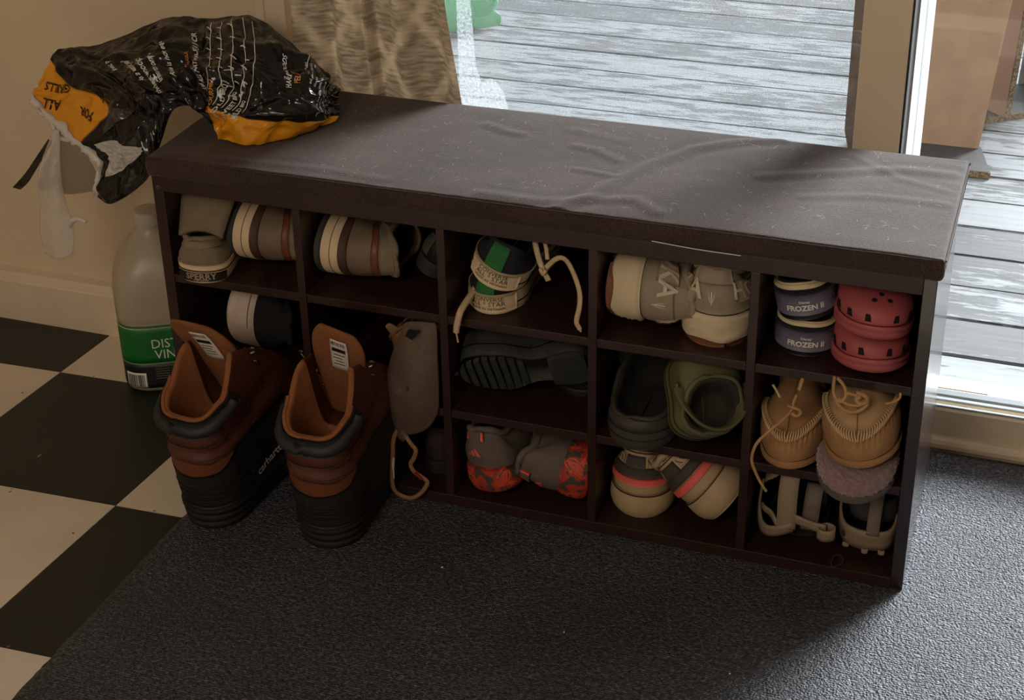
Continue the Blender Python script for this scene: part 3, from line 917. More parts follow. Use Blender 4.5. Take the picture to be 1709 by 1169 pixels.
class Shoe:
    """local frame: x heel to toe, y to the left, z up; th runs -1..1 round the outline, 0 = heel, +-1 = toe, + = left side"""
    NT = 64
    def __init__(s, root, L=0.28, W=0.10, sole=(0.028, 0.024), heel_w=.76, waist=.74, toe_w=.96, rh=.15, rt=.30, spring=0.008,
                 zh=.085, zs=.065, zf=.085, op=(.03, .50), ow=.58, toe=.045, bulge=.004, curve=0.0, bottom=0.92, flare=1.0, hlean=.0, zm=None, ball=1.0):
        s.ball = ball
        s.root, s.L, s.W, s.sole = root, L, W, sole
        s.hw_, s.waist, s.tw, s.rh, s.rt, s.spring = heel_w, waist, toe_w, rh, rt, spring
        s.zh, s.zs, s.zf, s.op, s.ow, s.toe, s.bulge, s.curve, s.bottom, s.flare, s.hlean = zh, zs, zf, op, ow, toe, bulge, curve, bottom, flare, hlean
        s.zm = zm if zm is not None else zs
    def hw(s, t):
        g = interp(t, [0, .15, .42, .68, 1], [s.hw_, s.hw_, s.waist, s.ball, s.tw * s.ball])
        e = 1.0
        if t < s.rh: e *= max(0, 1 - (1 - t / s.rh) ** 2.3) ** .5
        if t > 1 - s.rt: e *= max(0, 1 - ((t - 1 + s.rt) / s.rt) ** 2.3) ** .5
        return s.W / 2 * g * e
    def tt(s, th):
        return (1 - math.cos(PI * min(1, abs(th)))) / 2
    def zspring(s, t):
        return s.spring * max(0, (t - .62) / .38) ** 2
    def sh(s, t):
        return s.sole[0] + (s.sole[1] - s.sole[0]) * smooth01((t - .1) / .5)
    def out2(s, th):
        t = s.tt(th)
        return V((s.L * t, (1 if th >= 0 else -1) * s.hw(t) + s.curve * math.sin(PI * t), 0))
    def n2(s, th):
        e = .004
        a = s.out2(th - e) if th > -1 + e else s.out2(th); b = s.out2(th + e) if th < 1 - e else s.out2(th)
        d = b - a
        if abs(th) > 1 - 2 * e: return V((1, 0, 0))
        n = V((d.y, -d.x, 0))
        # outline runs heel -> left side -> toe for th > 0
        n = V((-d.y, d.x, 0)) if True else n
        return n.normalized() if n.length > 1e-9 else V((-1, 0, 0))
    def side(s, th, v, off=0.0):
        t = s.tt(th); h = s.sh(t)
        k = s.bottom + (1 - s.bottom) * min(1, max(0, v) / .25) ** .6
        p = s.out2(th); c = V((s.L * (.5 + (t - .5) * .9), s.curve * math.sin(PI * t), 0))
        q = c + (p - c) * k + s.n2(th) * (off + (s.flare - 1) * .02 * (1 - v))
        q.z = s.zspring(t) + h * v
        return q
    def T(s, th):
        a = min(1, abs(th)); t2 = (1 - math.cos(PI * a)) / 2
        x = s.L * (s.op[0] + (s.op[1] - s.op[0]) * t2)
        tx = x / s.L
        y = (1 if th >= 0 else -1) * s.W / 2 * s.ow * max(0, math.sin(PI * a)) ** .62 + s.curve * math.sin(PI * tx)
        z = interp(t2, getattr(s, 'tpos', [0, .28, .62, 1]), [s.zh, s.zs, s.zm, s.zf])
        return V((x, y, z))
    def up(s, th, v, off=0.0):
        p = s._up(th, v)
        if off:
            p = p + s.nrm(th, v) * off
        return p
    def _up(s, th, v):
        t = s.tt(th)
        B = s.out2(th) - s.n2(th) * .0018
        B.z = s.sh(t) + s.zspring(t)
        Tp = s.T(th)
        dz = Tp.z - B.z
        f = smooth01((t - .25) / .5)
        h1 = (1 - f) * .45 * dz + f * s.toe * .9
        c1 = B + V((0, 0, h1)) + s.n2(th) * s.bulge
        m = (1 - f) * .12 + f * .62
        c2 = Tp + V(((B.x - Tp.x) * m, (B.y - Tp.y) * m, -dz * (.35 * (1 - f) + .12 * f)))
        if t < .2: c2 = c2 + s.n2(th) * s.bulge
        w = 1 - v
        return B * w ** 3 + c1 * (3 * w * w * v) + c2 * (3 * w * v * v) + Tp * v ** 3
    def nrm(s, th, v):
        e = .006
        a, b = s._up(max(-1, th - e), v), s._up(min(1, th + e), v)
        c, d = s._up(th, max(0, v - e)), s._up(th, min(1, v + e))
        n = (d - c).cross(b - a)
        if n.length < 1e-12: return V((0, 0, 1))
        n.normalize()
        ref = s.n2(th) + V((0, 0, .6))
        return n if n.dot(ref) > 0 else -n
    def ths(s, n=None):
        n = n or s.NT
        return [-1 + 2 * i / n for i in range(n)]
    # --- parts
    def mk_sole(s, mat, name='sole', prof=None, inset=0.0):
        prof = prof or [(0, 0), (.08, 0), (.3, 0), (.62, .0), (.92, 0), (1.0, -.0012)]
        th = s.ths()
        rows = [[s.side(a, v, o - inset) for a in th] for v, o in prof]
        o = grid(name, rows, mat, s.root, cv=True, caps=True)
        return o
    def mk_upper(s, mat, name='upper', nv=14, lip=True, wob=0.0, seed=0.0, fn=None):
        th = s.ths()
        rows = []
        for j in range(nv + 1):
            v = j / nv
            r = []
            for a in th:
                p = s.up(a, v)
                if wob: p = p + s.nrm(a, v) * (wob * noise.fractal(p * 30 + V((seed, 0, 0)), 1, 2, 3))
                if fn: p = fn(a, v, p)
                r.append(p)
            rows.append(r)
        return grid(name, rows, mat, s.root, cv=True)
    def mk_lining(s, mat, name='lining', rim=.0035, depth=None, insole_mat=None):
        th = s.ths()
        ctr = s.L * (s.op[0] + s.op[1]) / 2
        def inw(a, k, dz):
            p = s.T(a); c = V((ctr, s.curve * .7, p.z))
            d = (c - p); d.z = 0
            q = p + d.normalized() * min(k, d.length * .9) if d.length > 1e-6 else p.copy()
            q.z = p.z + dz
            return q
        rows = [[s.T(a) for a in th], [inw(a, rim * .5, rim * .45) for a in th], [inw(a, rim, rim * .2) for a in th], [inw(a, rim * 1.15, -rim) for a in th]]
        zi = s.sole[0] * .9 + .004
        bot = []
        for a in th:
            p = s.T(a); q = inw(a, rim * 1.3, 0); q.z = min(p.z - .012, max(zi, (p.z * .35 + zi * .65))); bot.append(q)
        rows.append(bot)
        bot2 = []
        for a in th:
            q = inw(a, rim * 2.2, 0); q.z = zi; bot2.append(q)
        rows.append(bot2)
        rows.append([V((q.x * .9 + ctr * .1, q.y * .05, zi)) for q in bot2])
        return grid(name, rows, mat, s.root, cv=True)
    def mk_collar(s, mat, r=.004, name='collar', k=1.0):
        return tube(name, [s.T(a) + V((0, 0, r * .3)) for a in s.ths(40)], r, mat, s.root, n=8, smooth_n=0, closed=True)
    def patch(s, name, mat, S, th0, th1, v0, v1, off=.001, thick=.0014, nu=14, nv=5, fn=None):
        """fn(i 0..1, j 0..1) -> (th, v) overrides the rectangle"""
        rows = []
        for i in range(nu + 1):
            r = []
            for j in range(nv + 1):
                a, b = i / nu, j / nv
                if fn: th, v = fn(a, b)
                else: th, v = th0 + (th1 - th0) * a, v0 + (v1 - v0) * b
                r.append(S(th, v, off))
            rows.append(r)
        top = rows
        edge = [[p for p in r] for r in rows]
        vs_ = [p for r in rows for p in r]
        fs = grid_faces(nu + 1, nv + 1)
        # skirt down to the surface
        loop = [(i, 0) for i in range(nu + 1)] + [(nu, j) for j in range(1, nv + 1)] + [(i, nv) for i in range(nu - 1, -1, -1)] + [(0, j) for j in range(nv - 1, 0, -1)]
        base = len(vs_)
        for (i, j) in loop:
            a, b = i / nu, j / nv
            if fn: th, v = fn(a, b)
            else: th, v = th0 + (th1 - th0) * a, v0 + (v1 - v0) * b
            vs_.append(S(th, v, off - thick))
        m = len(loop)
        for q in range(m):
            i0, j0 = loop[q]; i1, j1 = loop[(q + 1) % m]
            fs.append((i0 * (nv + 1) + j0, i1 * (nv + 1) + j1, base + (q + 1) % m, base + q))
        return mesh(name, vs_, fs, mat, s.root)
    def band(s, name, mat, S, v0, v1, off=.001, th0=-.97, th1=.97, thick=.0014, nu=60, nv=3):
        return s.patch(name, mat, S, th0, th1, v0, v1, off, thick, nu, nv)
    def mk_tongue(s, mat, w=.05, x0=None, x1=None, z1=.11, name='tongue', thick=.004, curl=.0):
        x0 = s.L * (s.op[1] + .06) if x0 is None else x0
        x1 = s.L * (s.op[1] - .12) if x1 is None else x1
        z0 = s.zf - .012
        rows = []
        for i in range(9):
            t = i / 8
            r = []
            for j in range(9):
                q = j / 8 * 2 - 1
                ww = w / 2 * (.8 + .25 * t) * (1 if t < .85 else (1 - ((t - .85) / .15) ** 2 * .35))
                r.append(V((x0 + (x1 - x0) * t, q * ww + s.curve * .7, z0 + (z1 - z0) * t - (q * q) * .009 + curl * t * t)))
            rows.append(r)
        return grid(name, rows, mat, s.root, thick=thick, offs=0)
    def mk_laces(s, mat, n=4, r=.0018, flat=.5):
        for k in range(n):
            v = .97 - .0 * k
            x = s.L * (s.op[1] - .02 + .045 * k)
            t = k / max(1, n - 1)
            w = .030 - .006 * t
            z = s.zf - .004 - .006 * t * n / 4
            tube('lace', [(x, -w / 2, z - .003), (x + .004, -w / 4, z + .003), (x + .006, 0, z + .0045), (x + .004, w / 4, z + .003), (x, w / 2, z - .003)], r, mat, s.root, n=6, flat=flat, flatdir=(0, 0, 1))

def shoe_thing(name, label, cat, loc, d, u, group=None):
    t = thing(name, label, cat, loc, group)
    frame(t, d, u)
    return t

# shared shoe materials
TAUPE = M('taupe_canvas', (128, 112, 90), 0.9, 0.12, 60, 0.35, 700)
TAUPE_D = M('taupe_leather', (112, 94, 76), 0.6, 0.10, 50, 0.15, 300)
CREAMR = M('cream_rubber', (214, 190, 154), 0.55, 0.07, 30, 0.05, 120)
DARKSOLE = M('dark_outsole', (58, 56, 54), 0.7, 0.1, 60, 0.2, 200)
BROWNL = M('brown_leather_trim', (112, 60, 38), 0.5, 0.12, 60, 0.1, 300)
BROWND = M('dark_brown_binding', (74, 50, 38), 0.6, 0.1, 60, bump=0)
NAVY = M('navy_canvas', (26, 27, 36), 0.9, 0.15, 60, 0.3, 600)
BLACKC = M('black_canvas', (18, 18, 20), 0.9, 0.2, 60, 0.3, 600)
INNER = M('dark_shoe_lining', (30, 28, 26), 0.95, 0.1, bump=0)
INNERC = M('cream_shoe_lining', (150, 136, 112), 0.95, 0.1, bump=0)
GREEN_T = M('green_webbing', (34, 104, 48), 0.8, 0.1, 90, 0.3, 500)
LACEC = M('cream_lace', (196, 172, 138), 0.85, 0.1, 200, 0.3, 900)
STITCH = M('pale_stitching', (188, 164, 128), 0.8, 0.05, bump=0)
GREYW = M('greyed_white_rubber', (206, 188, 170), 0.6, 0.12, 30, 0.1, 120)

# ------------------------------------------------------------------ column 1 and 2, top row
def slip_on():
    t = shoe_thing('slip_on_shoe', 'taupe canvas slip-on with a dark heel patch, upright in the top left cubby', 'shoe', (0.0630, -0.014, 0.3005), (-.13, 1, 0), (0, 0, 1))
    s = Shoe(t, 0.18, 0.086, sole=(.024, .022), zh=.064, zs=.054, zf=.078, op=(.02, .62), heel_w=.84, waist=.74, ball=.72, bulge=.002, toe=.04)
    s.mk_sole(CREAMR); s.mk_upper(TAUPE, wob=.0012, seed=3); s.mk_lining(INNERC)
    s.band('foxing_line', BROWND, s.side, .70, .78, .0008)
    s.band('foxing_lip', CREAMR, s.up, -.02, .055, .0022)
    s.mk_collar(TAUPE, .0042)
    s.patch('heel_counter', TAUPE, s.up, -.30, .30, .68, .97, .0022, .003, 20, 5)
    hp = s.patch('heel_patch', BLACKP, s.side, -.20, .155, .10, .64, .0016, nu=16)
    surf_text('lettering', 'SPERRY', s.side, -.02, .43, .0125, M('worn_print', (170, 150, 125), .6, bump=0), hp, du=-1, off=.0022, squeeze=1.05)
    surf_text('lettering', 'TOP-SIDER', s.side, -.02, .20, .0045, M('worn_print', (170, 150, 125), .6, bump=0), hp, du=-1, off=.0022)
    # gusset and tongue standing up behind the heel
    s.mk_tongue(TAUPE, w=.074, x0=.026, x1=.074, z1=.116, thick=.012)
    s.patch('elastic_gusset', TAUPE_D, s.up, .42, .52, .55, .98, .0012)
    s.patch('elastic_gusset', TAUPE_D, s.up, -.52, -.42, .55, .98, .0012)
    return t
slip_on()

def side_sneaker(loc, label, d=(0, 1, 0), u=(1, 0, 0), L=.245):
    t = shoe_thing('canvas_sneaker', label, 'shoe', loc, d, u, 'taupe sneakers lying on their sides in the top row')
    s = Shoe(t, L, 0.112, sole=(.034, .030), zh=.114, zs=.094, zf=.10, op=(.05, .5), heel_w=.86, ball=.86, rh=.34, bulge=.002, toe=.048, bottom=.97)
    s.mk_sole(CREAMR)
    s.band('outsole', DARKSOLE, s.side, -.02, .26, .0006)
    grid('outsole_tread', [[s.side(a, 0.0, -k) + V((0, 0, -.0006)) for a in s.ths(40)] for k in (0.0, .008, .016)], DARKSOLE, t, cv=True, caps=True)
    s.band('foxing_line', TAUPE_D, s.side, .64, .67, .0006)
    s.band('binding', BROWND, s.up, .0, .13, .0016)
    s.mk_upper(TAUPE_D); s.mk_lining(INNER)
    s.band('leather_stripe', BROWNL, s.up, .55, .69, .0012, -.42, .42)
    s.mk_collar(TAUPE, .004)
    s.patch('collar_panel', TAUPE, s.up, -.40, .40, .70, .98, .0010)
    s.mk_tongue(TAUPE_D, w=.06, z1=.116)
    s.mk_laces(LACEC, 3)
    return t
side_sneaker((0.0880, 0.029, 0.3492), 'taupe sneaker with a brown leather stripe on its side beside the taupe slip-on')
side_sneaker((0.2240, 0.022, 0.3492), 'taupe sneaker with a brown leather stripe on its side, alone in the second cubby')

def dark_shoe(loc, d, u, label, mat, solemat, L=.22, W=.085, cat='shoe', name='dark_shoe', low=1.0):
    t = shoe_thing(name, label, cat, loc, d, u)
    s = Shoe(t, L, W, sole=(.022 * low, .018 * low), zh=.07 * low, zs=.058 * low, zf=.075 * low, toe=.04 * low, heel_w=.8)
    s.mk_sole(solemat); s.mk_upper(mat, wob=.001, seed=8); s.mk_lining(INNER); s.mk_collar(mat, .004)
    if low == 1.0:
        s.mk_tongue(mat, w=.05, z1=.088); s.mk_laces(INNER, 3)
    return t, s
dt, ds = dark_shoe((0.366, 0.070, 0.3180), (-.06, .97, .05), (.42, .20, .86), 'black shoe with grey-olive trim deep in the right of the second top cubby', M('black_leather', (24, 24, 24), .5, .1, 40, .1, 200), M('olive_black_sole', (44, 44, 38), .7), .16, .060)
ds.patch('side_panel', M('grey_olive_suede', (70, 66, 54), .9, .2, 60, .2, 400), ds.up, .08, .30, .1, .8, .0015)
tube('lace', [(0.318, 0.05, 0.405), (0.333, 0.045, 0.385), (0.350, 0.042, 0.366), (0.362, 0.045, 0.352)], .0022, M('grey_lace', (92, 92, 96), .8), dt, flat=.5, world=False) if False else None

# ------------------------------------------------------------------ column 1, middle row
def white_toe():
    t = shoe_thing('black_sneaker', 'black sneaker with a thick greyed white sole on its side above the left boot', 'shoe', (0.064, 0.040, 0.2175), (.06, 1, -.03), (1, -.06, -.05))
    s = Shoe(t, .245, .116, ball=.94, sole=(.046, .034), zh=.10, zs=.08, zf=.09, heel_w=.96, rh=.22, bulge=.002, bottom=.90)
    s.mk_sole(GREYW, prof=[(0, -.004), (.05, -.001), (.12, .0005), (.3, .001), (.34, -.0006), (.38, .001), (.7, .001), (.74, -.0006), (.78, .001), (.96, .0006), (1, -.002)])
    s.band('foxing_line', M('rust_line', (120, 70, 62), .7, bump=0), s.side, .80, .825, .0012, -.02, .6)
    s.mk_upper(BLACKC); s.mk_lining(INNER); s.mk_collar(BLACKC)
    s.mk_tongue(BLACKC); s.mk_laces(LACEC, 4)
white_toe()

# ------------------------------------------------------------------ column 2, middle row: plastic bag with a strap loop, tan baby moccasin
def drawstring_bag():
    t = thing('drawstring_bag', 'brownish translucent plastic bag with a hanging tan strap loop, right of the boots', 'bag', (0.37, 0.03, 0.156))
    out = [(0.366, 0.284), (0.40, 0.289), (0.409, 0.284), (0.409, 0.235), (0.409, 0.185), (0.406, 0.150), (0.390, 0.122), (0.368, 0.108), (0.350, 0.106), (0.337, 0.114), (0.328, 0.132), (0.327, 0.165), (0.333, 0.200), (0.345, 0.238), (0.358, 0.268)]
    C = crom([(a, 0, b) for a, b in out], 4, True)
    cx, cz = .371, .19
    film = mat_film('smoky_plastic_film', (112, 94, 82), 0.30, 0.22, 0.5)
    rows_f, rows_b = [], []
    def yf(k, p):
        prot = interp(p.z, [.10, .15, .2, .29], [.010, .018, .018, .004])
        return -.004 - prot * (1 - k ** 2.2)
    for k in (1.0, .97, .9, .8, .65, .5, .3, .1, .02):
        r = []
        for p in C:
            q = V((cx + (p.x - cx) * k, 0, cz + (p.z - cz) * k))
            q.y = yf(k, q) + .004 * (abs(noise.noise(V((q.x * 40, q.z * 22, 4)))) - .2) * min(1, (1 - k) * 8)
            r.append(q)
        rows_f.append(r)
    for k in (1.0, .9, .7, .4, .1):
        rows_b.append([V((cx + (p.x - cx) * k, -.002 + .05 * (1 - k ** 2) * smooth01((cz + (p.z - cz) * k - .165) / .03), cz + (p.z - cz) * k)) for p in C])
    grid('bag_film', rows_f[::-1] + rows_b[1:], film, t, cv=True, caps=True, world=True)
    # dark punched handle hole
    hole = [(0.372, 0.2775), (0.389, 0.2785), (0.3775, 0.263), (0.367, 0.2675)]
    prism('handle_hole', hole, 1, -.0125, -.0105, M('hole_black', (8, 8, 8), .9, bump=0), t)
    strap = M('tan_webbing', (150, 108, 72), .85, .12, 120, .3, 600)
    tube('strap_loop', [(0.344, 0.0, 0.112), (0.340, -0.01, 0.099), (0.3385, -0.012, 0.072), (0.3365, -0.014, 0.041), (0.337, -0.014, 0.021), (0.344, -0.011, 0.0085), (0.362, -0.012, 0.0065), (0.378, -0.012, 0.018), (0.388, -0.01, 0.036), (0.382, -0.01, 0.043), (0.369, -0.01, 0.051), (0.364, -0.01, 0.062), (0.370, -0.01, 0.075), (0.373, -0.01, 0.087), (0.366, -0.008, 0.094), (0.357, -0.004, 0.103), (0.353, 0.002, 0.112)], .0034, strap, t, n=8, flat=.75, world=True)
    tube('strap_loop', [(0.351, 0.0, 0.116), (0.350, -.004, 0.104), (0.356, -.004, 0.100)], .008, film, t, n=8, flat=.5, world=True)
    prism('white_tag', [(0.3395, 0.071), (0.3425, 0.072), (0.3405, 0.050), (0.3405, 0.037), (0.3355, 0.036), (0.3365, 0.052)], 1, -.0155, -.0145, M('satin_tag', (214, 200, 180), .5), t)
    prism('red_tag', [(0.371, 0.0535), (0.3735, 0.0555), (0.383, 0.0455), (0.381, 0.0435)], 1, -.0165, -.0150, M('red_tag', (150, 34, 34), .6), t)
drawstring_bag()
def baby_mocc():
    t = shoe_thing('baby_moccasin', 'small tan baby moccasin with an upturned tab behind the plastic bag', 'shoe', (0.350, 0.062, 0.192), (-.20, .95, -.18), (-.55, -.35, .75))
    s = Shoe(t, .12, .062, sole=(.008, .007), zh=.045, zs=.038, zf=.042, toe=.03, heel_w=.85, bulge=.005)
    m = M('tan_suede', (146, 104, 64), .95, .15, 40, .3, 400)
    s.mk_sole(m); s.mk_upper(m); s.mk_lining(INNER); s.mk_collar(m, .003)
    grid('heel_tab', [[V((.004 - .004 * i, (j - 1.5) * .006 * (1 - .25 * i), .043 + .010 * i)) for j in range(4)] for i in range(3)], M('pale_suede', (170, 134, 98), .9), t, thick=.003, offs=0, sub=1)
baby_mocc()
dark_shoe((0.380, 0.040, 0.0170), (.0, 1, 0), (0, 0, 1), 'worn dark brown shoe in the shadowed cubby behind the strap loop', M('dark_brown_suede', (52, 38, 32), .9, .2), M('dark_rubber', (34, 30, 28), .8), .17, .056)

# ------------------------------------------------------------------ column 3, top row: two stacked navy canvas shoes
def canvas_star(loc, d, u, label, low=0, L=.245):
    t = shoe_thing('canvas_shoe', label, 'shoe', loc, d, u, 'navy canvas shoes stacked in the middle top cubby')
    s = Shoe(t, L, .096, ball=.86, sole=(.028, .026), zh=.046 if low else .066, zs=.044 if low else .052, zf=.045 if low else .066, rh=.28, heel_w=.86, bulge=.001, toe=.042, bottom=.96, spring=.012)
    s.mk_sole(CREAMR)
    s.band('foxing_line', BLACKP, s.side, .40, .45, .0008, .12, .95); s.band('foxing_line', BLACKP, s.side, .40, .45, .0008, -.95, -.20)
    s.band('foxing_lip', CREAMR, s.side, .94, 1.03, .0012)
    s.mk_upper(NAVY, wob=.0006); s.mk_lining(INNER); s.mk_collar(NAVY, .003)
    s.patch('heel_stripe', GREEN_T, s.up, -.055, .085, .0, .99, .0022)
    hp = s.patch('heel_plate', CREAMR, s.side, -.20, .19, .12, .98, .0020, .0024, nu=18)
    f = BLACKP
    for txt, vv, sz in (('CONVERSE', .80, .0082), ('ALL ★ STAR'.replace('★', '*'), .55, .0090), ('MADE IN VIETNAM', .31, .0052)):
        surf_text('lettering', txt, s.side, -.005, vv, sz, f, hp, du=-1, off=.0026, bold=0.0)
    if not low: s.mk_tongue(NAVY, w=.055, z1=.072)
    for k in range(0 if low else 4):
        x = .125 + .016 * k
        tube('lace', [(x, -.022, .064 - .002 * k), (x + .003, 0, .073 - .003 * k), (x, .022, .064 - .002 * k)], .0026, LACEC, t, flat=.45, flatdir=(0, 0, 1))
    return t, s
t, s = canvas_star((0.4720, 0.020, 0.3010), (.0, 1, .0), (0, 0, 1), 'lower navy canvas shoe with a white sole and green heel stripe, on the shelf', 1)
t2, s2 = canvas_star((0.4760, 0.012, 0.3470), (.04, 1, .03), (.40, -.1, 1), 'upper navy canvas shoe with a green heel loop, resting on the lower one', 0, .20)
# hanging laces of the canvas shoes
tA = t2
def wl(parent, name, pts, r, mat, flat=.4, fd=(0, 1, 0), n=6, taper=None):
    """cord given in world coordinates under a placed thing"""
    mi = parent.matrix_world.inverted()
    lp = [mi @ V(p) for p in pts]
    f = mi.to_3x3() @ V(fd)
    return tube(name, lp, r, mat, parent, n=n, flat=flat, flatdir=tuple(f))
wl(t2, 'lace', [(0.536, 0.03, 0.424), (0.541, 0.02, 0.410), (0.548, 0.016, 0.390), (0.553, 0.016, 0.378), (0.559, 0.016, 0.366)], .0042, LACEC)
wl(t2, 'lace', [(0.552, 0.02, 0.424), (0.556, 0.018, 0.408), (0.558, 0.016, 0.396)], .003, LACEC)
wl(t2, 'lace', [(0.549, 0.014, 0.383), (0.553, 0.012, 0.376), (0.557, 0.013, 0.383)], .0028, LACEC, flat=.8)
wl(t2, 'lace', [(0.556, 0.016, 0.384), (0.570, 0.018, 0.398), (0.582, 0.016, 0.399), (0.595, 0.008, 0.386), (0.6065, -0.004, 0.368), (0.6095, -0.012, 0.352), (0.606, -0.014, 0.330), (0.609, -0.014, 0.322), (0.612, -0.014, 0.316)], lambda k: .0036 if k < .93 else .0016, LACEC)
wl(t, 'lace', [(0.452, 0.035, 0.330), (0.4475, -0.008, 0.318), (0.4435, -0.014, 0.300), (0.4415, -0.014, 0.288), (0.4425, -0.014, 0.280), (0.4435, -0.014, 0.272)], lambda k: .0046 if k < .66 else .0014, LACEC)

# ------------------------------------------------------------------ column 3, middle: dark clog-like shoe, sole towards the room
OLIVEB = M('black_olive_suede', (50, 48, 40), .9, .15, 50, .2, 300)
t = shoe_thing('black_shoe', 'black olive shoe on its side showing its ribbed sole below the canvas shoes', 'shoe', (0.607, 0.058, 0.229), (-.955, -.20, -.15), (.03, .88, .47))
s = Shoe(t, .182, .092, sole=(.030, .020), zh=.072, zs=.062, zf=.078, heel_w=.78, waist=.60, toe=.05, spring=.012, curve=-.006)
TREAD = M('black_ribbed_rubber', (50, 52, 48), .75, .25, 90, .5, 260)
s.mk_sole(TREAD); s.mk_upper(OLIVEB); s.mk_lining(INNER); s.mk_collar(OLIVEB, .004)
s.band('welt', BLACKP, s.side, .80, .90, .0012)
# heel block and forefoot tread lugs
def sole_pad(name, x0, x1, h, k=.86, n=20):
    pts = []
    for i in range(n + 1):
        x = x0 + (x1 - x0) * i / n
        pts.append((x, s.hw(x / s.L) * k, s.curve * math.sin(PI * x / s.L)))
    poly = [(x, w + c) for x, w, c in pts] + [(x, -w + c) for x, w, c in reversed(pts)]
    return prism(name, poly, 2, -h, .004, TREAD, t, world=False)
sole_pad('heel_block', .008, .058, .007, .92)
for q in range(9):
    x0 = .092 + .0115 * q
    sole_pad('tread_rib', x0, x0 + .008, .0022 - .0 * q, .80, 4)
dark_shoe((0.574, 0.085, 0.1560), (.0, 1, 0), (0, 0, 1), 'black shoe standing in shadow behind the overturned olive one', BLACKC, M('black_rubber', (30, 30, 32), .6, .1), .17, .072, low=.5)

# ------------------------------------------------------------------ column 3, bottom: grey toddler trainers with camouflage soles
GREYK = M('warm_grey_knit', (104, 92, 82), .9, .08, 80, .3, 500)
CORAL = M('coral_edging', (238, 104, 92), .6, .05, bump=0)
BARS = [[(-.62, -.10), (-.30, .16), (-.06, -.30), (-.50, -.30)], [(-.22, .22), (.10, .48), (.42, -.30), (.02, -.30)], [(.16, .52), (.46, .62), (.86, -.30), (.50, -.30)]]
BARS = [[(-.85, -.18), (-.58, .02), (-.36, -.40), (-.72, -.40)], [(-.46, .08), (-.12, .34), (.24, -.40), (-.20, -.40)], [(.0, .42), (.34, .62), (.88, -.40), (.42, -.40)]]
def trainer(loc, d, u, label, side, tagpos, barpos, barrot):
    t = shoe_thing('toddler_trainer', label, 'shoe', loc, d, u, 'grey toddler trainers in the bottom row')
    s = Shoe(t, .165, .090, sole=(.040, .034), zh=.098, zs=.084, zf=.094, ball=.9, heel_w=.88, waist=.84, toe=.048, bulge=.004, rh=.22, bottom=.86)
    s.mk_sole(CAMO, prof=[(0, -.003), (.06, 0), (.3, .0015), (.6, .0018), (.85, .0008), (1, -.0015)])
    s.mk_upper(GREYK, wob=.0012, seed=6); s.mk_lining(INNER); s.mk_collar(GREYK, .005)
    a, b, w, h = tagpos
    s.patch('pull_tab', GREYK, s.up, a - w, a + w, b - h, b + h, .0035, .004, 10, 6)
    for da in (-w, w * .15):
        s.patch('coral_edge', CORAL, s.up, a + da - .012, a + da + .012, b - h, b + h, .0042, .002, 2, 6)
    s.patch('tab_opening', INNER, s.up, a + w * .25, a + w * .95, b - h * .75, b + h * .8, .0042, .001, 6, 6)
    s.patch('coral_edge', CORAL, s.up, a + w, a + w + .02, b - h * .9, b + h * .9, .0042, .002, 2, 6)
    polar_shape_text('emblem', BARS, s.up, barpos[0], barpos[1], .0115, CORAL, t, du=-1, rot=barrot, off=.0015)
    return t, s
trainer((0.4700, 0.008, 0.0245), (.10, 1, .0), (-.14, -.22, .96), 'grey toddler trainer with an orange camouflage sole standing upright at left', 1, (.10, .86, .12, .12), (.06, .36), 0)
trainer((0.6130, 0.012, 0.0590), (-.06, 1, .06), (-.94, -.12, .20), 'grey toddler trainer on its side with its orange camouflage sole facing right', 1, (.14, .80, .12, .13), (.14, .40), 1.75 - PI / 2)

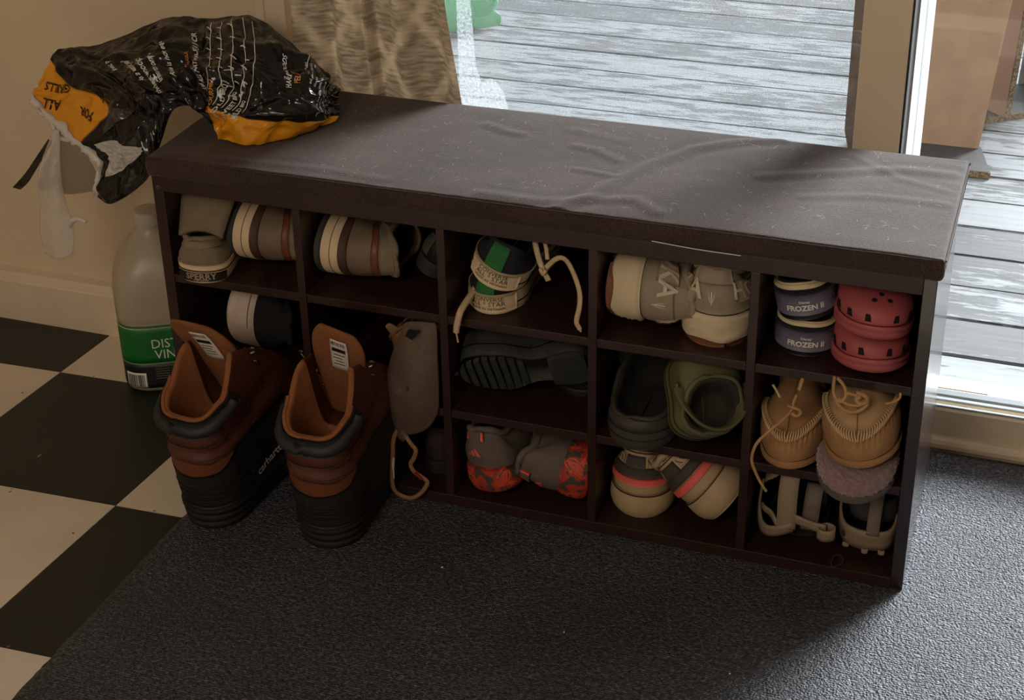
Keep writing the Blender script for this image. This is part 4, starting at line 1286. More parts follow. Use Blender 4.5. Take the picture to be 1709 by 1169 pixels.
# ------------------------------------------------------------------ column 4, top: beige cushioned running shoes
MESHB = M('beige_mesh', (164, 146, 122), .8, .06, 60, .2, 700)
PANB = M('beige_panel', (150, 134, 114), .6, .05, 60, .08, 300)
FOAM = M('cream_foam', (212, 192, 158), .7, .08, 18, .25, 60)
GUM = M('gum_rubber', (128, 82, 48), .6, .15, 60, .1, 200)
BIRD = [[(-.05, -.75), (.05, -.75), (.04, .55), (0, .7), (-.04, .55)]]
for sx in (-1, 1):
    for (a, b, c, d_) in ((.10, .10, .62, .95), (.10, -.12, .60, .50), (.10, -.34, .50, .10), (.08, -.55, .36, -.20)):
        BIRD.append([(sx * a, b), (sx * (a + .04), b + .12), (sx * c, d_), (sx * (c - .12), d_ - .22)][::1 if sx > 0 else -1])
def runner(loc, d, u, label):
    t = shoe_thing('running_shoe', label, 'shoe', loc, d, u, 'beige running shoes in the fourth top cubby')
    s = Shoe(t, .25, .106, ball=.86, sole=(.044, .036), zh=.108, zs=.092, zf=.104, heel_w=.84, waist=.80, toe=.05, bulge=.006, rh=.2, bottom=.88, spring=.016, hlean=.0)
    prof = [(0, -.004), (.05, -.001), (.12, .001), (.2, .003), (.27, .0015), (.34, .0035), (.42, .002), (.5, .0045), (.58, .003), (.66, .005), (.75, .004), (.84, .0055), (.93, .0045), (1.0, .001)]
    th = s.ths(96)
    grid('sole', [[s.side(a, v, o + .0018 * noise.noise(V((a * 9, v * 5, 2))) * (v > .1)) + V((0, 0, .0016 * math.sin(a * 26) * (.1 < v < .9))) for a in th] for v, o in prof], FOAM, t, cv=True, caps=True)
    for (a0, a1) in ((-.62, -.40), (-.34, -.10), (-.08, .20), (.24, .52), (.56, .80), (-.9, -.66)):
        s.patch('outsole_pad', GUM, s.side, a0, a1, 0, .2, .0025, .003, 10, 3, fn=lambda i, j, a0=a0, a1=a1: (a0 + (a1 - a0) * i, -.02 + j * (.10 + .13 * math.sin(PI * i))))
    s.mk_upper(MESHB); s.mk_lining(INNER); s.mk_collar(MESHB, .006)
    s.patch('heel_counter', PANB, s.up, -.52, .52, .06, .62, .0022, .003, 30, 6, fn=lambda i, j: (-.52 + 1.04 * i, .02 + (.03 + .60 * (1 - .0 * abs(i - .5))) * j * 1.0 + .10 * (1 - j) * (2 * i - 1) ** 2))
    for sg in (1, -1):
        s.patch('side_panel', MESHB, s.up, .13 * sg, .50 * sg, .26, .74, .0042, .003, 14, 6)
    polar_shape_text('emblem', BIRD, s.up, 0.0, .36, .0125, WHITEP, t, du=-1, off=.0034)
    surf_text('lettering', 'HOKA', s.up, .24, .50, .034, M('pale_print', (208, 192, 168), .5, bump=0), t, du=-1, off=.0052, squeeze=.92)
    surf_text('lettering', 'HOKA', s.up, -.27, .50, .030, M('pale_print', (208, 192, 168), .5, bump=0), t, du=-1, off=.0052, squeeze=.92)
    s.patch('heel_tab', PANB, s.up, -.13, .13, .66, .98, .0035, .004, 10, 6)
    s.mk_tongue(MESHB, w=.06, z1=.112); s.mk_laces(LACEC, 4)
    return t, s
runner((0.6345, 0.022, 0.3520), (.0, 1, .07), (1, -.05, .0), 'beige running shoe lying on its side against the left divider')
runner((0.7700, 0.026, 0.3010), (.0, 1, 0), (0, 0, 1), 'beige running shoe standing upright with its heel out, at right of its pair')

# ------------------------------------------------------------------ column 4, middle: two olive clogs
def clog(loc, d, u, label, mat, L, W, strap_up, inner):
    t = shoe_thing('rubber_clog', label, 'shoe', loc, d, u)
    s = Shoe(t, L, W, sole=(.026, .022), zh=.044, zs=.046, zf=.078, op=(.03, .60), ow=.80, heel_w=.88, ball=.92, waist=.86, toe=.055, bulge=.004, rh=.24, bottom=.92, zm=.066)
    s.mk_sole(mat); s.mk_upper(mat); s.mk_lining(inner, rim=.007); s.mk_collar(mat, .0035)
    s.band('sole_line', M('olive_dark_line', (36, 36, 30), .7, bump=0), s.side, .55, .6, .0008)
    # heel strap from pivot to pivot
    pts = []
    for i in range(15):
        a = -1 + 2 * i / 14
        y = math.sin(a * PI / 2) * W * .45
        c = math.cos(a * PI / 2)
        if strap_up: p = V((L * .52 - c * L * .12, y, .060 + c * .062))
        else: p = V((L * .50 - c * L * .46, y, .062 + c * .010))
        pts.append(p)
    tube('heel_strap', pts, .0095, mat, t, n=8, flat=.28, smooth_n=3, flatdir=(1, 0, .2) if not strap_up else (.8, 0, .6))
    for sg in (1, -1):
        grid('rivet', sphere_pts((L * .52, sg * W * .485, .058), .006, .003, .006, 10, 6), mat, t, cv=True)
    for i in range(5):
        for j in range(3):
            pass
    return t, s
OLIVE = M('olive_rubber', (92, 90, 58), .65, .08, 30, .06, 200)
OLIVED = M('dark_olive_rubber', (58, 54, 46), .65, .1, 30, .06, 200)
INOL = M('dark_olive_lining', (44, 43, 34), .9, .1, bump=0)
clog((0.685, -0.022, 0.1565), (.0, 1, .0), (0, 0, 1), 'dark olive clog sticking out over the shelf edge with its strap flipped up', OLIVED, .24, .106, True, INNER)
clog((0.763, 0.008, 0.1680), (-.24, .60, .76), (.50, -.64, .58), 'olive clog tipped on its heel with its opening turned to the room', OLIVE, .118, .094, False, INOL)

# ------------------------------------------------------------------ column 4, bottom: beige trainers with a coral stripe
BEIGE = M('beige_leather', (186, 160, 124), .6, .07, 40, .1, 300)
DKBAND = M('charcoal_band', (66, 58, 52), .7, .08, 60, .2, 400)
def coral_trainer(loc, d, u, label):
    t = shoe_thing('striped_trainer', label, 'shoe', loc, d, u, 'beige trainers with coral stripes in the fourth bottom cubby')
    s = Shoe(t, .25, .098, ball=.86, sole=(.040, .030), zh=.106, zs=.086, zf=.096, heel_w=.86, toe=.048, bulge=.003, rh=.19, bottom=.95, op=(.05, .5))
    s.mk_sole(BEIGE, prof=[(0, -.004), (.06, -.002), (.2, .0006), (.45, .0030), (.7, .0024), (.9, .001), (1, -.001)])
    s.mk_upper(BEIGE); s.mk_lining(INNERC, rim=.006); s.mk_collar(BEIGE, .006)
    s.band('sole_groove', BROWND, s.side, .93, .965, .0012, -.9, .9)
    s.band('coral_stripe', CORAL, s.up, .17, .33, .0025, -.60, .60, .003)
    s.band('charcoal_band', DKBAND, s.up, .35, .58, .0020, -.60, .60, .003)
    s.patch('heel_tab', DKBAND, s.up, -.05, .09, .56, .84, .0026, .003, 8, 4)
    for sg in (1, -1):
        s.patch('ribbed_panel', M('pale_beige_panel', (198, 174, 140), .6, .05), s.up, .11 * sg if sg > 0 else -.07, .50 * sg, .61, .82, .0022, .002, 12, 4)
        for q in range(7):
            a = (.13 if sg > 0 else .10) + .045 * q
            s.patch('rib', BROWND, s.up, 0, 0, 0, 0, .0028, .001, 1, 3, fn=lambda i, j, a=a, sg=sg: (sg * (a + .010 * i + .03 * j * sg), .65 + .13 * j))
    surf_text('lettering', 'SLIP-INS', s.up, .28, .465, .0085, M('grey_print', (170, 160, 150), .6, bump=0), t, du=-1, off=.0030)
    surf_text('lettering', 'SLIP-INS', s.up, -.28, .465, .0085, M('grey_print', (170, 160, 150), .6, bump=0), t, du=-1, off=.0030)
    s.patch('collar_line', BROWND, s.up, -.4, .4, .90, .925, .0012, .001, 20, 1)
    s.mk_tongue(BEIGE, w=.06, z1=.106)
    return t
coral_trainer((0.6770, 0.022, 0.0170), (.0, 1, 0), (0.02, 0, 1), 'beige trainer with a coral stripe standing upright, heel to the room')
coral_trainer((0.7990, 0.010, 0.0580), (.0, 1, 0), (-.82, -.02, .60), 'beige trainer with a coral stripe rolled over on its side')

# ------------------------------------------------------------------ column 5, top: stacked toddler shoes and pink clogs
GREYV = M('grey_violet_band', (108, 102, 120), .45, .14, 60, .05, 200)
CREAMB = M('cream_band', (212, 194, 152), .6, .05, 30, .1, 200)
def toddler(loc, d, u, label, snow, k=1.0):
    t = shoe_thing('toddler_shoe', label, 'shoe', loc, d, u, 'navy toddler shoes stacked in the top right cubby')
    s = Shoe(t, .14, .080 if not snow else .077, sole=(.038, .032), zh=.050 * k, zs=.047 * k, zf=.056 * k, op=(.03, .62), ow=.82, heel_w=.96, waist=.92, rh=.30, rt=.34, toe=.03, bottom=.96, bulge=.001, spring=.003)
    s.mk_sole(NAVY)
    s.band('base_edge', BLACKP, s.side, -.01, .16, .0010)
    pb = s.band('printed_band', GREYV, s.side, .16, .90, .0016)
    s.mk_upper(NAVY); s.mk_lining(INNER, rim=.005)
    C = M('cream_trim_band', (212, 194, 152), .6, .05)
    s.band('cream_trim', CREAMB, s.up, .30, 1.04, .0030, -.98, .98, .003, 60, 4)
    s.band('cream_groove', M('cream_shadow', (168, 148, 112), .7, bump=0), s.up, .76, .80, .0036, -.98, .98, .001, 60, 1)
    surf_text('lettering', 'FROZEN II', s.side, -.02, .44, .0098, WHITEP, pb, du=-1, off=.0026, squeeze=1.0, bold=.03)
    surf_text('lettering', 'Disney', s.side, -.02, .66, .0046, WHITEP, pb, du=-1, off=.0026)
    P = []
    for q in range(3):
        a = PI * q / 3
        c, s_ = math.cos(a), math.sin(a); w = .09
        P.append([(c - s_ * w, s_ + c * w), (-c - s_ * w, -s_ + c * w), (-c + s_ * w, -s_ - c * w), (c + s_ * w, s_ - c * w)])
    if snow:
        polar_shape_text('snowflake', P, s.side, -.30, .52, .010, NAVY, pb, off=.0026)
        polar_shape_text('pale_mark', [[(-.5, 0), (0, .9), (.5, 0), (0, -.9)]], s.side, -.43, .62, .005, WHITEP, pb, off=.0026)
    else:
        polar_shape_text('pale_mark', [[(-.3, -1), (.3, -1), (.3, 1), (-.3, 1)]], s.side, -.26, .52, .008, WHITEP, pb, off=.0026)
        polar_shape_text('snowflake', P, s.side, -.40, .55, .006, NAVY, pb, off=.0026)
    return t, s
toddler((0.8850, 0.036, 0.3010), (-.07, 1, 0), (0, 0, 1), 'lower navy toddler shoe with a lettered grey band, standing on the shelf', False, .94)
toddler((0.8860, 0.028, 0.3560), (-.06, 1, .02), (-.20, -.08, 1), 'upper navy toddler shoe with a snowflake on its lettered band, tipped in its pile', True)

PINK = M('pink_foam', (172, 84, 86), .55, .06, 30, .05, 200)
HOLE = M('vent_hole', (14, 8, 8), .9, .05, bump=0)
def pink_clog(loc, d, u, label, strap):
    t = shoe_thing('pink_clog', label, 'shoe', loc, d, u, 'pink clogs stacked in the top right cubby')
    s = Shoe(t, .165, .092, sole=(.022, .020), zh=.040, zs=.042, zf=.056, op=(.03, .52), ow=.78, heel_w=.86, waist=.86, tw=None) if False else Shoe(t, .165, .092, sole=(.022, .020), zh=.042, zs=.044, zf=.060, op=(.03, .46), ow=.70, heel_w=.86, waist=.88, toe_w=.98, rt=.40, toe=.024, bulge=.007, rh=.22, bottom=.84, zm=.054)
    s.mk_sole(PINK, prof=[(0, -.003), (.1, 0), (.3, .0022), (.55, .0026), (.66, .0012), (.72, .0026), (.95, .002), (1, .0)])
    s.mk_upper(PINK); s.mk_lining(INNER, rim=.005); s.mk_collar(PINK, .003)
    # side vents: little trapezoids round the toe
    for a in (.64, .76, .90, -.64, -.76, -.90):
        s.patch('vent_hole', HOLE, s.up, 0, 0, 0, 0, .0009, .0008, 4, 3, fn=lambda i, j, a=a: (a + (.022 - .007 * j) * (2 * i - 1), .08 + .15 * j))
    # round holes on the instep
    for (x, y) in ((.80, .0), (.72, .26), (.72, -.26), (.66, .0), (.60, .36), (.60, -.36), (.86, .24), (.86, -.24)):
        best = None
        for q in range(0, 41):
            for w in range(0, 21):
                th = -1 + 2 * q / 40; vv = w / 20
                p = s.up(th, vv)
                dd = (p.x - x * s.L) ** 2 + (p.y - y * s.W / 2 * 1.1) ** 2 + (0 if p.z > s.sole[0] + .02 else 1)
                if best is None or dd < best[0]: best = (dd, th, vv)
        p = s.up(best[1], best[2], .0008); n = s.nrm(best[1], best[2])
        e1 = n.orthogonal().normalized(); e2 = n.cross(e1)
        mesh('vent_hole', [p + (e1 * math.cos(2 * PI * k / 10) + e2 * math.sin(2 * PI * k / 10)) * .0034 for k in range(10)], [tuple(range(10))], HOLE, t, smooth=False)
    if strap:
        pts = []
        for i in range(13):
            a = -1 + 2 * i / 12
            c = math.cos(a * PI / 2)
            pts.append(V((s.L * .48 - c * s.L * .46, math.sin(a * PI / 2) * s.W * .5, .050 + c * .004)))
        tube('heel_strap', pts, .008, PINK, t, n=8, flat=.28, smooth_n=3, flatdir=(1, 0, .1))
    return t, s
pink_clog((0.942, 0.164, 0.3010), (.22, -1, 0), (0, 0, 1), 'lower pink clog with three side vents towards the room, standing on the shelf', False)
pink_clog((0.936, 0.155, 0.3590), (.28, -1, -.05), (.06, 0, 1), 'upper pink clog with its strap at left, stacked on the lower pink one', True)

# ------------------------------------------------------------------ column 5, middle: moccasins over a fuzzy slipper
MOC = M('tan_moccasin_suede', (166, 124, 82), .95, .14, 25, .25, 300)
MOCP = M('pale_moccasin_plug', (186, 152, 112), .95, .12, 25, .25, 300)
MOCS = M('moccasin_stitching', (204, 172, 128), .8, .08, bump=0)
CORD = M('tan_leather_cord', (182, 140, 92), .7, .1, 80, .15, 300)
def moccasin(loc, d, u, label, bow, plug):
    t = shoe_thing('moccasin', label, 'shoe', loc, d, u, 'tan moccasins in the right middle cubby')
    s = Shoe(t, .205, .086 if not bow else .096, sole=(.014, .013), zh=.058, zs=.048, zf=.080, op=(.04, .44), ow=.66, heel_w=.80, waist=.80, toe_w=.98, rt=.42, toe=.050, bulge=.010, rh=.2, bottom=.80, spring=.006)
    s.mk_sole(MOC, prof=[(0, -.004), (.12, -.001), (.4, .0015), (.5, .0006), (.6, .0018), (.9, .001), (1, -.001)])
    def vs_at(a):
        return .30 + .30 * smooth01((1 - abs(a)) / .40)
    def puck(a, v, p):
        t_ = s.tt(a); VS = vs_at(a)
        if t_ > .45:
            # gathers below the plug seam and a low plug above it
            w = smooth01((t_ - .45) / .15)
            if v < VS and v > .08:
                g = math.exp(-((VS - v) / .13) ** 2)
                p = p + s.nrm(a, v) * (.0030 * w * g * math.sin(a * 2 * PI * 26))
            dv = abs(v - VS)
            p = p + s.nrm(a, v) * (.0032 * w * math.exp(-(dv / .035) ** 2))
            if v > VS + .05:
                p = p - s.nrm(a, v) * (.0030 * w * math.exp(-((v - VS - .12) / .1) ** 2))
        return p
    s.NT = 200
    s.mk_upper(MOC, nv=30, fn=puck, wob=.0006, seed=4); s.NT = 64
    for sg in (1, -1):
        s.patch('plug', plug, s.up, .62 * sg, 1.0 * sg, .6, .97, .0008, .0012, 24, 8, fn=lambda i, j, sg=sg: (sg * (.62 + .379 * i), vs_at(.62 + .379 * i) + .05 + (.92 - vs_at(.62 + .379 * i)) * j))
    s.mk_lining(M('fleece_lining', (150, 128, 100), .95, .2, 60, .5, 300), rim=.006); s.mk_collar(MOC, .004)
    # stitches across the seam
    for sg in (1, -1):
        for q in range(26):
            a = sg * (.60 + .395 * q / 25)
            VS = vs_at(a)
            p0, p1, p2 = s.up(a, VS - .055, .0035), s.up(a - .004 * sg, VS, .0068), s.up(a - .008 * sg, VS + .05, .0024)
            tube('stitch', [p0, p1, p2], .00125, MOCS, t, n=5, smooth_n=2)
    return t, s
mtl, msl = moccasin((0.8785, 0.186, 0.1580), (.03, -1, -.0), (-.08, 0, 1), 'left tan moccasin, its long cord trailing down over the shelf edge', False, MOC)
mtr, msr = moccasin((0.958, 0.160, 0.2080), (.09, -.99, -.07), (-.14, -.04, 1), 'right tan moccasin with a tied bow and pale plug, resting on the fuzzy slipper', True, MOCP)
wl(mtl, 'lace', [(0.889, -0.010, 0.272), (0.886, -0.012, 0.262), (0.8855, -0.016, 0.254), (0.878, -0.030, 0.246), (0.863, -0.042, 0.233), (0.848, -0.040, 0.210), (0.8425, -0.036, 0.184), (0.849, -0.032, 0.160), (0.858, -0.030, 0.142), (0.862, -0.028, 0.135)], .0021, CORD, flat=.9)
wl(mtl, 'lace', [(0.880, -0.012, 0.255), (0.886, -0.018, 0.257), (0.893, -0.018, 0.256), (0.896, -0.016, 0.250), (0.891, -0.020, 0.247), (0.885, -0.020, 0.251)], .0022, CORD, flat=.9)
wl(mtl, 'lace', [(0.8905, -0.006, 0.276), (0.892, -0.003, 0.284), (0.893, 0.004, 0.289)], .0026, CORD, flat=.9)
wl(mtl, 'lace', [(0.858, -0.006, 0.278), (0.865, -0.012, 0.272), (0.8695, -0.016, 0.267)], .0017, STITCH, flat=.9)
def bow(cx, cy, cz):
    wl(mtr, 'lace', [(cx - .030, cy + .012, cz + .018), (cx - .028, cy - .002, cz + .004), (cx - .020, cy - .007, cz - .004), (cx - .013, cy - .004, cz + .002), (cx - .016, cy + .002, cz + .012), (cx - .026, cy + .010, cz + .018)], .0023, CORD, flat=.9)
    wl(mtr, 'lace', [(cx - .026, cy - .004, cz - .004), (cx - .014, cy - .009, cz - .013), (cx, cy - .010, cz - .014), (cx + .012, cy - .006, cz - .006), (cx + .014, cy, cz + .004)], .0023, CORD, flat=.9)
    wl(mtr, 'lace', [(cx - .022, cy - .004, cz - .001), (cx - .010, cy - .007, cz - .006), (cx + .004, cy - .006, cz - .006), (cx + .010, cy - .003, cz + .001)], .0020, CORD, flat=.9)
    wl(mtr, 'lace', [(cx - .014, cy - .001, cz + .006), (cx - .006, cy - .004, cz + .007), (cx + .002, cy - .004, cz + .006)], .0023, CORD, flat=.9)
    wl(mtr, 'lace', [(cx + .000, cy - .004, cz + .010), (cx + .010, cy - .007, cz + .009), (cx + .013, cy - .006, cz + .001), (cx + .006, cy - .008, cz - .002), (cx + .000, cy - .006, cz + .002), (cx + .006, cy - .006, cz + .007)], .0028, CORD, flat=.9)
    wl(mtr, 'lace', [(cx + .034, cy - .006, cz + .002), (cx + .042, cy - .004, cz + .004), (cx + .050, cy + .002, cz + .008), (cx + .050, cy + .006, cz + .013)], .0017, CORD, flat=.9)
bow(0.962, -0.016, 0.2835)

SHERPA = M('mauve_sherpa_fleece', (142, 116, 116), .95, .18, 160, .6, 500, sheen=.4)
def slipper():
    t = shoe_thing('fuzzy_slipper', 'mauve sherpa fleece slipper under the right moccasin, jutting past the shelf', 'slipper', (0.964, 0.145, 0.1560), (.02, -1, 0), (0, 0, 1))
    s = Shoe(t, .200, .100, sole=(.010, .010), zh=.030, zs=.028, zf=.036, op=(.10, .45), ow=.7, heel_w=.85, waist=.88, toe_w=1.0, rt=.42, toe=.044, bulge=.008, rh=.2, bottom=.94, spring=.0)
    s.mk_sole(M('grey_slipper_sole', (88, 80, 74), .8, .1))
    s.NT = 220
    def fuzz(a, v, p):
        d = noise.voronoi(p * 210)[0]
        return p + s.nrm(a, v) * (.0052 * (.55 - d[0]) + .0008 * noise.noise(p * 500))
    s.mk_upper(SHERPA, nv=60, fn=fuzz); s.NT = 64
    s.mk_lining(SHERPA, rim=.006)
slipper()

# ------------------------------------------------------------------ column 5, bottom: strapped sandals
STRAPB = M('beige_rubber_strap', (146, 127, 104), .65, .08, 40, .1, 200)
STRAPG = M('grey_webbing_strap', (120, 108, 98), .8, .08, 80, .3, 500)
FOOTB = M('black_footbed', (28, 27, 27), .8, .1)
def ribbon(name, t, pts, wdir, w, th, mat, n=4):
    C = crom(pts, n)
    wd = V(wdir).normalized() * (w / 2)
    rows = [[c - wd, c - wd * .33, c + wd * .33, c + wd] for c in C]
    return grid(name, rows, mat, t, thick=th, offs=0, world=True)
t = thing('strap_sandal', 'black sandal with beige and grey straps, left of the pair in the bottom right cubby', 'sandal', (0.89, 0.10, 0.0165), 'black strap sandals in the bottom right cubby')
def sandal_sole(t, cx, y0, L, W, yaw=0.0):
    s = Shoe(t, L, W, sole=(.020, .018), heel_w=.9, waist=.8, toe_w=.98, bottom=.95)
    th = s.ths(48)
    ca, sa = math.cos(yaw), math.sin(yaw)
    def P(p): return V((p.y * ca + p.x * sa + cx - t.location.x, p.x * ca - p.y * sa + y0 - t.location.y, p.z + .017 - t.location.z))
    grid('sole', [[P(s.side(a, v)) for a in th] for v in (0, .1, .5, .9, 1)], FOOTB, t, cv=True, caps=True)
    rows = [[P(s.side(a, 1.0) * 1 + V((0, 0, .0005))) for a in th]]
    c = V((L / 2, 0, s.sole[0] + .001))
    rows += [[P(c + (s.side(a, 1.0) - c) * k + V((0, 0, dz))) for a in th] for k, dz in ((.96, .002), (.9, -.001), (.5, -.002), (.05, -.002))]
    grid('footbed', rows, M('dark_grey_footbed', (44, 42, 44), .85, .1), t, cv=True)
sandal_sole(t, 0.890, 0.052, .20, .088)
# curled heel strap at the left, with an upright tab and a keeper strap across
ribbon('heel_strap', t, [(0.872, 0.040, 0.128), (0.8605, 0.032, 0.122), (0.852, 0.040, 0.112), (0.8475, 0.055, 0.098)], (0, .5, .8), .012, .003, STRAPB)
ribbon('ankle_strap', t, [(0.884, 0.0225, 0.131), (0.8835, 0.017, 0.112), (0.8835, 0.014, 0.092), (0.884, 0.013, 0.072), (0.8835, 0.015, 0.052)], (1, .05, .1), .025, .0034, STRAPB)
ribbon('heel_cup', t, [(0.893, 0.0165, 0.056), (0.884, 0.0145, 0.052), (0.870, 0.014, 0.046), (0.856, 0.020, 0.042), (0.846, 0.034, 0.045), (0.8405, 0.054, 0.058), (0.842, 0.066, 0.082)], (.1, -.2, 1), .018, .0034, STRAPB)
ribbon('heel_cup', t, [(0.872, 0.0145, 0.056), (0.863, 0.022, 0.066), (0.852, 0.032, 0.066), (0.846, 0.046, 0.062)], (.1, -.2, 1), .010, .003, STRAPB)
ribbon('keeper_strap', t, [(0.894, 0.013, 0.0720), (0.908, 0.011, 0.0695), (0.922, 0.010, 0.0670), (0.936, 0.0105, 0.0660)], (0, -.1, 1), .0135, .003, STRAPB)
tube('strap_loop', [(0.9285, 0.012, 0.062), (0.929, 0.004, 0.062), (0.940, 0.001, 0.063), (0.9475, 0.006, 0.064), (0.947, 0.014, 0.065), (0.938, 0.017, 0.064)], .0085, STRAPB, t, n=10, flat=.24, flatdir=(1, 0, 0), closed=True, world=True) if False else ribbon('strap_loop', t, [(0.927, 0.0145, 0.0600), (0.927, 0.006, 0.0600), (0.936, 0.0015, 0.0605), (0.946, 0.005, 0.062), (0.946, 0.014, 0.063), (0.936, 0.019, 0.062), (0.927, 0.0145, 0.0600)], (0, -.15, 1), .0175, .003, STRAPB)
ribbon('grey_strap', t, [(0.914, 0.10, 0.040), (0.914, 0.075, 0.082), (0.913, 0.055, 0.100), (0.912, 0.040, 0.075), (0.911, 0.032, 0.045)], (1, 0, 0), .022, .003, STRAPG)
ribbon('side_strap', t, [(0.935, 0.16, 0.04), (0.925, 0.12, 0.085), (0.89, 0.105, 0.098), (0.856, 0.12, 0.085), (0.846, 0.16, 0.04)], (0, 1, .2), .03, .003, STRAPG)
tube('buckle_loop', [(0.948, 0.000, 0.019), (0.956, -0.001, 0.020), (0.962, 0.006, 0.024), (0.957, 0.012, 0.028), (0.949, 0.010, 0.026)], .0014, FOOTB, t, n=6, closed=True, world=True)
t = thing('strap_sandal', 'black sandal with a beige cut-out heel cup and upright grey strap, right of its pair', 'sandal', (0.985, 0.10, 0.0165), 'black strap sandals in the bottom right cubby')
sandal_sole(t, 0.983, 0.060, .20, .078)
cup = [(1.0195, 0.075, 0.052), (1.0180, 0.052, 0.047), (1.010, 0.038, 0.045), (0.990, 0.033, 0.044), (0.970, 0.035, 0.044), (0.955, 0.044, 0.046), (0.9475, 0.062, 0.052), (0.9445, 0.085, 0.060)]
ribbon('heel_cup', t, cup, (0, -.15, 1), .032, .0034, STRAPB)
for (x, w, y) in ((0.957, .020, .0445), (0.996, .006, .0335), (1.016, .008, .043)):
    ribbon('cup_notch', t, [(x - w / 2, y - .003, .0285), (x + w / 2, y - .0035, .0285)], (0, 0, 1), .009, .003, FOOTB, 2) if False else None
for x, y in ((0.9855, .0335), (1.0065, .0365), (0.960, .041)):
    ribbon('cup_foot', t, [(x - .004, y - .0005, .0275), (x, y - .0012, .0262), (x + .004, y - .0005, .0275)], (0, 0, 1), .006, .0034, STRAPB, 2)
grid('rivet', sphere_pts((0.957, 0.0405, 0.044), .0035, .002, .005, 10, 6), BROWND, t, cv=True, world=True)
ribbon('upright_strap', t, [(0.9935, 0.030, 0.055), (0.9935, 0.034, 0.078), (0.994, 0.046, 0.100), (0.994, 0.068, 0.112)], (1, 0, 0), .0165, .003, STRAPG)
ribbon('inner_strap', t, [(1.020, 0.09, 0.075), (1.012, 0.062, 0.078), (0.990, 0.050, 0.078), (0.966, 0.058, 0.078), (0.956, 0.085, 0.075)], (0, .1, 1), .030, .004, M('dark_grey_strap', (62, 58, 60), .85, .1))
ribbon('side_strap', t, [(1.018, 0.17, 0.04), (1.012, 0.14, 0.085), (0.985, 0.13, 0.098), (0.955, 0.14, 0.085), (0.946, 0.17, 0.04)], (0, 1, .2), .03, .003, STRAPG)

